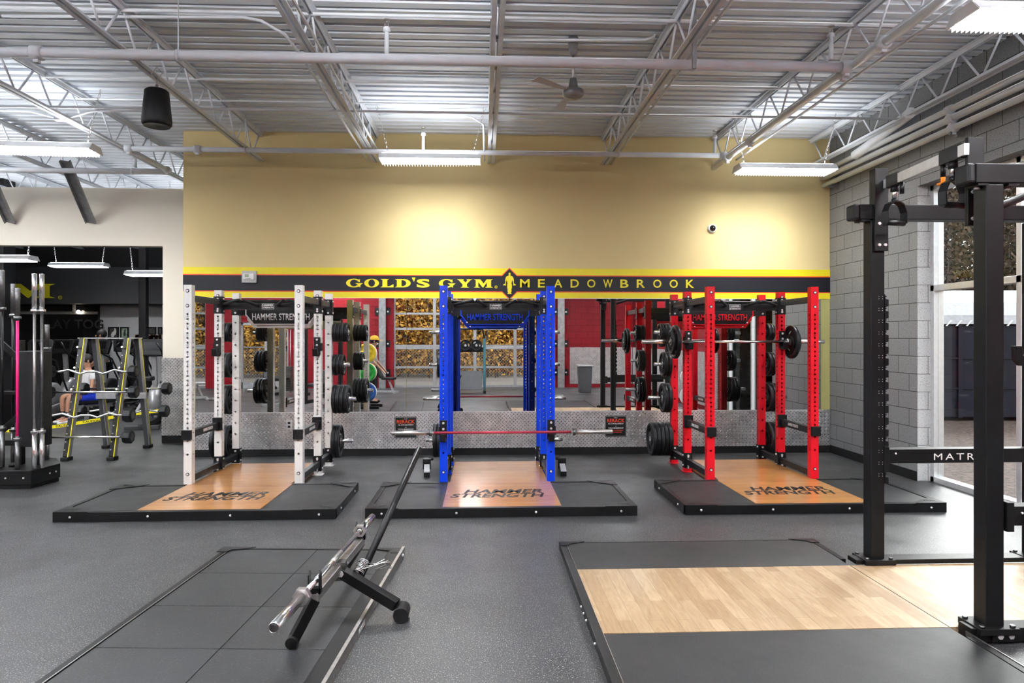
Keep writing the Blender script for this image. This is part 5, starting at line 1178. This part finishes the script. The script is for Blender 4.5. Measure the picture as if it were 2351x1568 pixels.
# ------------------------------------------------------------------ people
def skinobj(name, pts, edges, rad, m, parent, sub=2):
    me = bpy.data.meshes.new(name); me.from_pydata([tuple(p_) for p_ in pts], edges, []); me.materials.append(M[m]); o = bpy.data.objects.new(name, me); C.objects.link(o)
    if parent: o.parent = parent
    k = o.modifiers.new('skin', 'SKIN'); k.use_smooth_shade = True; k.use_x_symmetry = False
    for i, r in enumerate(rad):
        me.skin_vertices[0].data[i].radius = r if isinstance(r, tuple) else (r, r)
    me.skin_vertices[0].data[0].use_root = True
    s_ = o.modifiers.new('sub', 'SUBSURF'); s_.levels = sub; s_.render_levels = sub
    return o
def person(name, label, loc, rz, J, shirt, short, shoe='white_cloth', cap=None, longsleeve=False):
    """J: joint positions facing +X. keys pel, chest, neck, head, then l/r: sh el ha hip kn an to"""
    t = thing(name, label, 'person', loc, rz)
    K = ['pel', 'waist', 'chest', 'neck', 'head']; idx = {k: i for i, k in enumerate(K)}; pts = [V(J[k]) for k in K]; R = [(.12, .10), (.11, .095), (.125, .10), (.052, .052), (.07, .08)]; E = [(0, 1), (1, 2), (2, 3), (3, 4)]
    pts.append(pts[4] + V((.012, 0, .10))); R.append((.075, .085)); E.append((4, 5))
    for s in 'lr':
        b = len(pts)
        for k, r in (('sh', .052), ('el', .038), ('ha', .026)): pts.append(V(J[s + k])); R.append(r)
        E += [(2, b), (b, b + 1), (b + 1, b + 2)]
        w_ = V(J[s + 'ha']); d = (w_ - V(J[s + 'el'])).normalized(); c_ = len(pts); pts.append(w_ + d * .07); R.append((.034, .02)); E.append((b + 2, c_))
        n_ = V((0, 1, 0)) if abs(d.y) < .8 else V((1, 0, 0)); pr_ = d.cross(n_).normalized(); ax_ = pr_.cross(d)
        for q in range(4):
            f0 = w_ + d * .08 + ax_ * (q - 1.5) * .018; i0 = len(pts); pts += [f0, f0 + d * .03, f0 + d * (.055 - abs(q - 1.4) * .006) + pr_ * .015]; R += [.009, .009, .007]; E += [(c_, i0), (i0, i0 + 1), (i0 + 1, i0 + 2)]
        i0 = len(pts); pts += [w_ + d * .03 + ax_ * .032, w_ + d * .06 + ax_ * .05]; R += [.011, .009]; E += [(b + 2, i0), (i0, i0 + 1)]
        b = len(pts)
        for k, r in (('hip', .085), ('kn', .058), ('an', .038)): pts.append(V(J[s + k])); R.append(r)
        E += [(0, b), (b, b + 1), (b + 1, b + 2)]; pts.append(V(J[s + 'to'])); R.append((.038, .025)); E.append((b + 2, len(pts) - 1))
    body = skinobj('body', pts, E, R, 'skin', t)
    h = V(J['head']) + V((.01, 0, .05))
    MB().sphere(h + V((.105, 0, -.012)), .016, 10, sc=(1.1, .7, 1.4)).build('nose', 'skin', body)
    mb = MB()
    for s in (-1, 1): mb.sphere(h + V((0, s * .088, -.01)), .026, 10, sc=(.7, .35, 1.2))
    mb.build('ears', 'skin', body)
    mb = MB()
    for s in (-1, 1): mb.sphere(h + V((.088, s * .032, .012)), .011, 8)
    mb.build('eyes', 'hair', body); MB().cbox(h + V((.094, 0, -.048)), (.008, .045, .008)).build('mouth', 'poster_dark', body)
    MB().sphere(h + V((-.018, 0, .035)), .108, 20, sc=(1.0, .86, .96)).build('hair', 'hair', t)
    if cap:
        MB().lathe([(.108, -.01), (.11, .03), (.09, .08), (.04, .105), (0, .11)], h + V((-.01, 0, .04)), n=24).prism([(.07, -.08), (.17, -.055), (.2, 0), (.17, .055), (.07, .08)], h + V((0, 0, .035)), (1, 0, -.1), (0, 1, 0), (0, 0, .012)).build('cap', cap, t)
    # clothes
    p2 = [V(J['pel']) + V((0, 0, .03)), V(J['waist']), V(J['chest']), V(J['chest']) * .45 + V(J['neck']) * .55]; r2 = [(.145, .125), (.135, .115), (.148, .122), (.085, .075)]; e2 = [(0, 1), (1, 2), (2, 3)]
    for s in 'lr':
        b = len(p2); sh, el = V(J[s + 'sh']), V(J[s + 'el']); p2 += [sh, sh + (el - sh) * (.95 if longsleeve else .55)]; r2 += [.068, .062 if not longsleeve else .05]; e2 += [(2, b), (b, b + 1)]
    skinobj('shirt', p2, e2, r2, shirt, t)
    p2 = [V(J['pel'])]; r2 = [(.15, .13)]; e2 = []
    for s in 'lr':
        b = len(p2); hp, kn = V(J[s + 'hip']), V(J[s + 'kn']); f = .62 if short != 'black_cloth' else 1.0
        p2 += [hp, hp + (kn - hp) * f]; r2 += [.105, .088]; e2 += [(0, b), (b, b + 1)]
        if short == 'black_cloth': p2.append(V(J[s + 'an'])); r2.append(.055); e2.append((b + 1, b + 2))
    skinobj('shorts' if short != 'black_cloth' else 'trousers', p2, e2, r2, short, t)
    for s in 'lr':
        a, o_ = V(J[s + 'an']), V(J[s + 'to'])
        skinobj('sock', [a + (V(J[s + 'kn']) - a) * .42, a], [(0, 1)], [.055, .046], 'black_cloth', t, 1)
        skinobj('shoe', [a + V((-.04, 0, -.045)), a + V((.06, 0, -.05)), o_ + V((.03, 0, -.005))], [(0, 1), (1, 2)], [(.05, .045), (.052, .042), (.042, .028)], shoe, t, 1)
    return t
def joints(hz, sit=True, lean=.03, armf=.25):
    J = {'pel': (0, 0, hz), 'waist': (-.0 + lean * .5, 0, hz + .20), 'chest': (lean, 0, hz + .38), 'neck': (lean + .01, 0, hz + .54), 'head': (lean + .03, 0, hz + .63)}
    for s, k in (('l', 1), ('r', -1)):
        J[s + 'sh'] = (lean, k * .18, hz + .45); J[s + 'el'] = (lean + .05, k * .24, hz + .17); J[s + 'ha'] = (lean + armf, k * .2, hz + (.06 if sit else -.04)); J[s + 'hip'] = (.0, k * .09, hz - .04)
        if sit: J[s + 'kn'] = (.44, k * .13, hz + .0); J[s + 'an'] = (.44 + .03 * k, k * .13, .10); J[s + 'to'] = (.60 + .03 * k, k * .14, .045)
        else: J[s + 'kn'] = (.04, k * .1, hz * .52); J[s + 'an'] = (0, k * .1, .10); J[s + 'to'] = (.16, k * .12, .045)
    return J
p = atY(206, 900, 13.75)
person('person', 'seated person in white tee and blue shorts facing left, behind the A-frame rack', (p.x, 13.75, 0), math.radians(236), joints(.52), 'white_cloth', 'blue_cloth')
t = thing('workout_bench', 'black padded bench under the seated person in the white tee', 'bench', (p.x + .02, 13.75, 0), math.radians(236))
MB().box((-.5, -.14, .36), (.22, .14, .43)).build('seat_pad', 'black_plastic', t, bevel=.02); MB().box((-.4, -.04, .3), (.15, .04, .36)).box((-.35, -.03, 0), (-.29, .03, .33)).box((.05, -.03, 0), (.11, .03, .33)).build('bench_frame', 'silver_frame', t)
p = atY(237, 900, 16.2)
person('person', 'person with dark hair in grey top on a machine beyond the A-frame rack', (p.x, 16.25, .1), math.radians(200), joints(.92, False), 'grey_cloth', 'black_cloth', 'black_cloth')

# ------------------------------------------------------------------ behind the camera (seen in the mirror)
def mir(px, py, Dv): q = atY(px, py, Dv); return V((q.x, 2 * YW - Dv, q.z))
def bumper_tree():
    b = mir(845, 930, 16.2); t = thing('bumper_rack', 'black rack of coloured bumper plates seen in the mirror beside the white rack', 'plate rack', (b.x, b.y, 0))
    MB().box((-.04, -.04, 0), (.04, .04, 1.75)).box((-.3, -.3, 0), (.3, -.22, .06)).box((-.3, .22, 0), (.3, .3, .06)).box((-.04, -.3, 0), (.04, .3, .05)).build('stand', 'rack_black', t)
    for z in (.38, .84, 1.29): MB().cyl((0, .03, z), (0, .38, z), .024, 14).build('peg', 'chrome', t)
    cs = {1.29: ['white_plastic', 'white_plastic', 'bumper_yellow'], .84: ['white_plastic', 'bumper_yellow', 'white_plastic', 'bumper_green'], .38: ['white_plastic', 'white_plastic', 'bumper_blue']}
    for z, ms in cs.items():
        for i, m_ in enumerate(ms):
            o = thing('bumper_plate', '%s bumper plate, %s on the %s peg of the mirrored bumper rack' % (m_.split('_')[-1] if 'bumper' in m_ else 'white', ['innermost', 'second', 'third', 'fourth'][i], {1.29: 'top', .84: 'middle', .38: 'lowest'}[z]), 'weight plate', (b.x, b.y + .075 + i * .055, z), 0, 'bumper plates on the mirrored rack')
            MB().lathe([(.025, -.025), (.10, -.025), (.105, -.018), (.16, -.018), (.165, -.025), (.218, -.025), (.225, -.015), (.225, .015), (.218, .025), (.165, .025), (.16, .018), (.105, .018), (.10, .025), (.025, .025)], (0, 0, 0), (0, 1, 0), 32, closed=True).build('plate_body', m_, o)
bumper_tree()
q = mir(850, 900, 17.3)
person('person', 'person in yellow cap behind the mirrored bumper plates', (q.x + .05, q.y, 0), 0, joints(.88, False), 'grey_cloth', 'black_cloth', 'black_cloth', cap='yellow_cloth')
def white_tree():
    b = mir(1602, 945, 15.0); t = thing('plate_tree', 'silver plate tree beside the side wall, seen in the mirror behind the red rack', 'plate rack', (4.55, b.y, 0))
    MB().box((-.04, -.05, 0), (.04, .05, 1.85)).box((-.3, -.25, 0), (.3, -.18, .07)).box((-.3, .18, 0), (.3, .25, .07)).build('stand', 'white_plastic', t)
    for i, z in enumerate((.36, .78, 1.2, 1.62)):
        MB().cyl((0, .05, z), (0, .28, z), .024, 12).build('peg', 'chrome', t)
        plate('weight_plate', ['lowest', 'second lowest', 'second highest', 'top'][i] + ' silver grey plate on the mirrored plate tree', (4.55, b.y + .12, z), (.21, .2, .165, .12)[i], .045, axis=(0, 1, 0), m='white_plastic', grp='plates on the mirrored plate tree')
white_tree()
def row_machine():
    t = thing('plate_machine', 'plate loaded machine with teal upright seen through the blue rack in the mirror', 'exercise machine', (-.35, -1.3, 0))
    MB().box((.38, -.04, .1), (.46, .04, 1.62)).build('teal_upright', 'teal', t, bevel=.01)
    MB().box((-.45, -.03, 1.88), (.36, .03, 1.93)).bar((.36, 0, 1.9), (.42, 0, 1.6), .03, .05).box((-.45, -.3, 0), (-.37, .4, .08)).box((.38, -.3, 0), (.46, .4, .08)).box((-.45, -.04, .0), (-.37, .04, 1.62)).build('main_frame', 'black_paint', t, bevel=.004)
    MB().box((-.37, -.06, 1.22), (.38, .06, 1.36)).build('carriage', 'black_plastic', t, bevel=.006)
    MB().prism([(0, 0), (.38, .0), (.12, .55), (.05, .5)], (-.40, .1, .12), (0, 1, 0), (0, 0, 1), (.75, 0, 0)).build('foot_board', 'grey_frame', t, bevel=.01)
    for i, x in enumerate((-.15, .18)):
        plate('weight_plate', ('left', 'right')[i] + ' black plate on the mirrored plate loaded machine', (-.35 + x, -1.2, 1.42), .17, .04, axis=(0, 1, 0), grp='plates on the mirrored machine')
row_machine()
def incline_bench(x, y, rz, lab, m='black_plastic'):
    t = thing('incline_bench', lab, 'bench', (x, y, 0), rz, 'benches behind the camera')
    MB().bar((-.1, 0, .45), (-.5, 0, 1.15), .28, .07, up=(1, 0, .4)).build('backrest', m, t, bevel=.02); MB().box((-.08, -.15, .40), (.3, .15, .47)).build('seat', m, t, bevel=.02)
    MB().bar((-.5, 0, .05), (.35, 0, .05), .06, .06).bar((.25, 0, .05), (.1, 0, .40), .05, .05).bar((-.4, 0, .05), (-.3, 0, .8), .05, .05).box((-.53, -.3, 0), (-.47, .3, .06)).box((.3, -.2, 0), (.36, .2, .06)).build('bench_frame', 'silver_frame', t)
q = mir(885, 890, 20.5); incline_bench(q.x, q.y, .2, 'black incline bench in front of the red wall, mirrored beside the glazed door')
q = mir(470, 890, 18.5); incline_bench(q.x - .3, q.y, -.5, 'silver framed incline bench mirrored at the left end of the glass', 'silver_frame')
q = mir(620, 930, 17.0); incline_bench(q.x, q.y, 1.2, 'low bench mirrored between the posts of the white rack')
q = mir(1342, 900, 20.5)
t = thing('trash_bin', 'tall dark bin beside the red wall, mirrored left of the half rack', 'bin', (q.x, q.y, 0))
MB().prism([(-.17, 0), (.17, 0), (.21, .78), (-.21, .78)], (0, -.18, 0), (1, 0, 0), (0, 0, 1), (0, .36, 0)).build('bin_body', 'grey_frame', t, bevel=.02); MB().box((-.23, -.2, .78), (.23, .2, .83)).build('bin_rim', 'silver_frame', t, bevel=.01)
def tall_machine(px, D, lab):
    q = mir(px, 930, D); t = thing('cable_machine', lab, 'exercise machine', (q.x, q.y, 0), .2, 'strength machines in the mirror')
    MB().box((-.5, -.05, 0), (-.42, .05, 2.1)).box((.42, -.05, 0), (.5, .05, 2.1)).box((-.5, -.05, 2.02), (.5, .05, 2.1)).box((-.5, -.4, 0), (-.42, .4, .08)).box((.42, -.4, 0), (.5, .4, .08)).build('frame', 'black_paint', t)
    mb = MB()
    for i in range(14): mb.box((-.15, -.08, .15 + i * .05), (.15, .08, .19 + i * .05))
    mb.build('weight_stack', 'dark_steel', t); MB().cyl((-.1, 0, .1), (-.1, 0, 2.02), .012).cyl((.1, 0, .1), (.1, 0, 2.02), .012).build('guide_rods', 'chrome', t)
    MB().cbox((0, .35, .5), (.3, .4, .08)).bar((0, .1, .04), (0, .35, .48), .06, .06).build('seat', 'black_plastic', t, bevel=.02)
tall_machine(742, 17.2, 'tall black cable machine mirrored inside the right side of the white rack'); tall_machine(660, 19.5, 'black weight stack machine mirrored behind the white rack middle post')
# ------------------------------------------------------------------ outside
tag(MB().box((XR + .31, -4, -.2), (40, 45, -.02)).build('mulch_bed', 'mulch'), 'brown bark mulch ground outside the window', 'ground', kind='stuff')
tag(MB().box((-40, -40, -.2), (40, YR - .31, -.02)).build('parking_pavement', 'asphalt'), 'pale pavement outside the glazed door, seen in the mirror', 'ground', kind='structure')
t = thing('refuse_container', 'dark navy container with white domed cover outside the window', 'container', (13.6, 14.3, 0), -.06)
MB().box((-6, -1.3, .05), (6, 1.3, 1.9)).build('container_body', 'navy', t, bevel=.02)
mb = MB()
for z in (.62, 1.22): mb.box((-6.02, -1.33, z), (6.02, 1.33, z + .03))
for x in range(-6, 7, 2): mb.box((x - .04, -1.34, .05), (x + .04, 1.34, 1.9))
mb.build('container_ribs', 'navy', t)
MB().prism([(-1.36, 0), (1.36, 0), (1.30, .18), (1.0, .45), (.5, .68), (0, .76), (-.5, .68), (-1.0, .45), (-1.30, .18)], (-6, 0, 1.92), (0, 1, 0), (0, 0, 1), (12, 0, 0)).build('domed_cover', 'rv_white', t)
mb = MB()
for i in range(60): mb.bar((-5.9 + i * .2, -1.37, 1.88), (-5.8 + i * .2, -1.37, 1.99), .05, .01)
mb.build('lashing_strip', 'white_plastic', t)
def fence():
    t = thing('chain_link_fence', 'chain link fence outside the glazed door, seen in the mirror', 'fence', (0, -7.2, 0))
    mb = MB(); h = 1.25; x0, x1 = -13, 8; n = int((x1 - x0 + h) / .115)
    for i in range(n):
        x = x0 - h + i * .115
        for s in (1, -1):
            a, b = (x, x + h) if s > 0 else (x + h, x)
            mb.tube([(a, s * .003, .02), (b, s * .003, .02 + h)], .0035, 3, caps=False)
    mb.build('wire_mesh', 'dull_steel', t)
    mb = MB().cyl((x0 - h, 0, h + .03), (x1 + h, 0, h + .03), .025, 8).build('top_rail', 'galv', t)
    for i in range(8): MB().cyl((x0 + i * 3, 0, 0), (x0 + i * 3, 0, h + .1), .03, 8).build('fence_post', 'galv', t)
fence()
def tree_meshes(m, seed, hgt, n, low=.02, spread=1.5):
    r = random.Random(seed); mb = MB()
    for i in range(n):
        z = low * hgt + (hgt * 1.05 - low * hgt) * r.random() ** .8; k = spread * (1.0 - .55 * z / hgt) * math.sqrt(r.random()); a = r.random() * 6.283
        c = V((k * math.cos(a), k * math.sin(a), z)); s_ = r.uniform(.05, .11); u = V((r.gauss(0, 1), r.gauss(0, 1), r.gauss(0, 1))).normalized(); w2 = u.cross(V((r.gauss(0, 1), r.gauss(0, 1), r.gauss(0, 1)))).normalized()
        mb.add([c - u * s_, c + w2 * s_ * .6, c + u * s_, c - w2 * s_ * .6], [(0, 1, 2, 3)])
    tr = MB().tube([(0, 0, 0), (.05, .03, hgt * .4), (-.04, .05, hgt * .75), (0, 0, hgt)], [.055, .045, .03, .008], 6)
    for i in range(9):
        z = hgt * (.2 + .08 * i); a = r.random() * 6.28; tr.tube([(0, 0, z), (spread * .55 * math.cos(a), spread * .55 * math.sin(a), z + .5)], [.02, .005], 4)
    for i in range(3):
        a = r.random() * 6.28; tr.tube([(.5 * math.cos(a), .5 * math.sin(a), 0), (.6 * math.cos(a + .2), .6 * math.sin(a), hgt * .8)], [.025, .01], 4)
    return mb, tr
KT = {}
def tree(kind, loc, sc, rz, lab, grp):
    if kind not in KT:
        m, seed, hgt, n, sp = {'gold': ('leaf_gold', 1, 6.5, 4200, 1.5), 'orange': ('leaf_orange', 2, 6.0, 3800, 1.4), 'brown': ('leaf_brown', 3, 7, 5200, 1.8), 'green': ('leaf_green', 4, 7.5, 5200, 1.9)}[kind]
        f, tr = tree_meshes(m, seed, hgt, n, spread=sp); t = thing('autumn_tree', lab, 'tree', loc, rz, grp); t.scale = (sc,) * 3
        tr.build('trunk', 'bark', t); f.build('foliage', m, t); KT[kind] = t; return
    t = dup(KT[kind]); t.location = loc; t.rotation_euler.z = rz; t.scale = (sc,) * 3; t['label'] = lab; t['group'] = grp
struct(MB().prism([(-12.6, -.05), (-14.5, 1.0), (-18, 4.2), (-24, 8.5), (-30, 9), (-30, -.2), (-12.6, -.2)], (-32, 0, 0), (0, 1, 0), (0, 0, 1), (60, 0, 0)).build('hill_rear', 'litter'))
struct(MB().prism([(23.5, -.05), (26, 1.2), (32, 3.5), (40, 5), (45, 5), (45, -.2), (23.5, -.2)], (5.4, 0, 0), (0, 1, 0), (0, 0, 1), (50, 0, 0)).build('hill_side', 'litter_dark'))
rr = random.Random(11)
for row, y in enumerate((-9.2, -10.6, -12.2)):
    for i in range(13):
        k = rr.choice(['gold', 'gold', 'orange', 'gold', 'brown'] if row < 2 else ['gold', 'brown', 'brown'])
        tree(k, (-16 + i * 2.0 + rr.uniform(-.6, .6) + row, y + rr.uniform(-.4, .4), -.02), rr.uniform(.85, 1.1), rr.random() * 6.28, {'gold': 'gold leaved autumn tree', 'orange': 'orange leaved autumn tree', 'brown': 'russet leaved autumn tree'}[k] + ' outside, seen in the mirror through the glazed doors', 'mirrored %s autumn trees' % k)
for row, (y, x0) in enumerate(((19, 11), (21.5, 12), (24, 14))):
    for i in range(8):
        k = rr.choice(['brown', 'green', 'brown', 'green'])
        tree(k, (x0 + i * 2.1 + rr.uniform(-.6, .6), y + rr.uniform(-.5, .5), -.02), rr.uniform(.8, 1.0), rr.random() * 6.28, {'brown': 'russet leaved tree', 'green': 'dull green tree'}[k] + ' beyond the container, seen through the window', '%s trees beyond the container' % k)
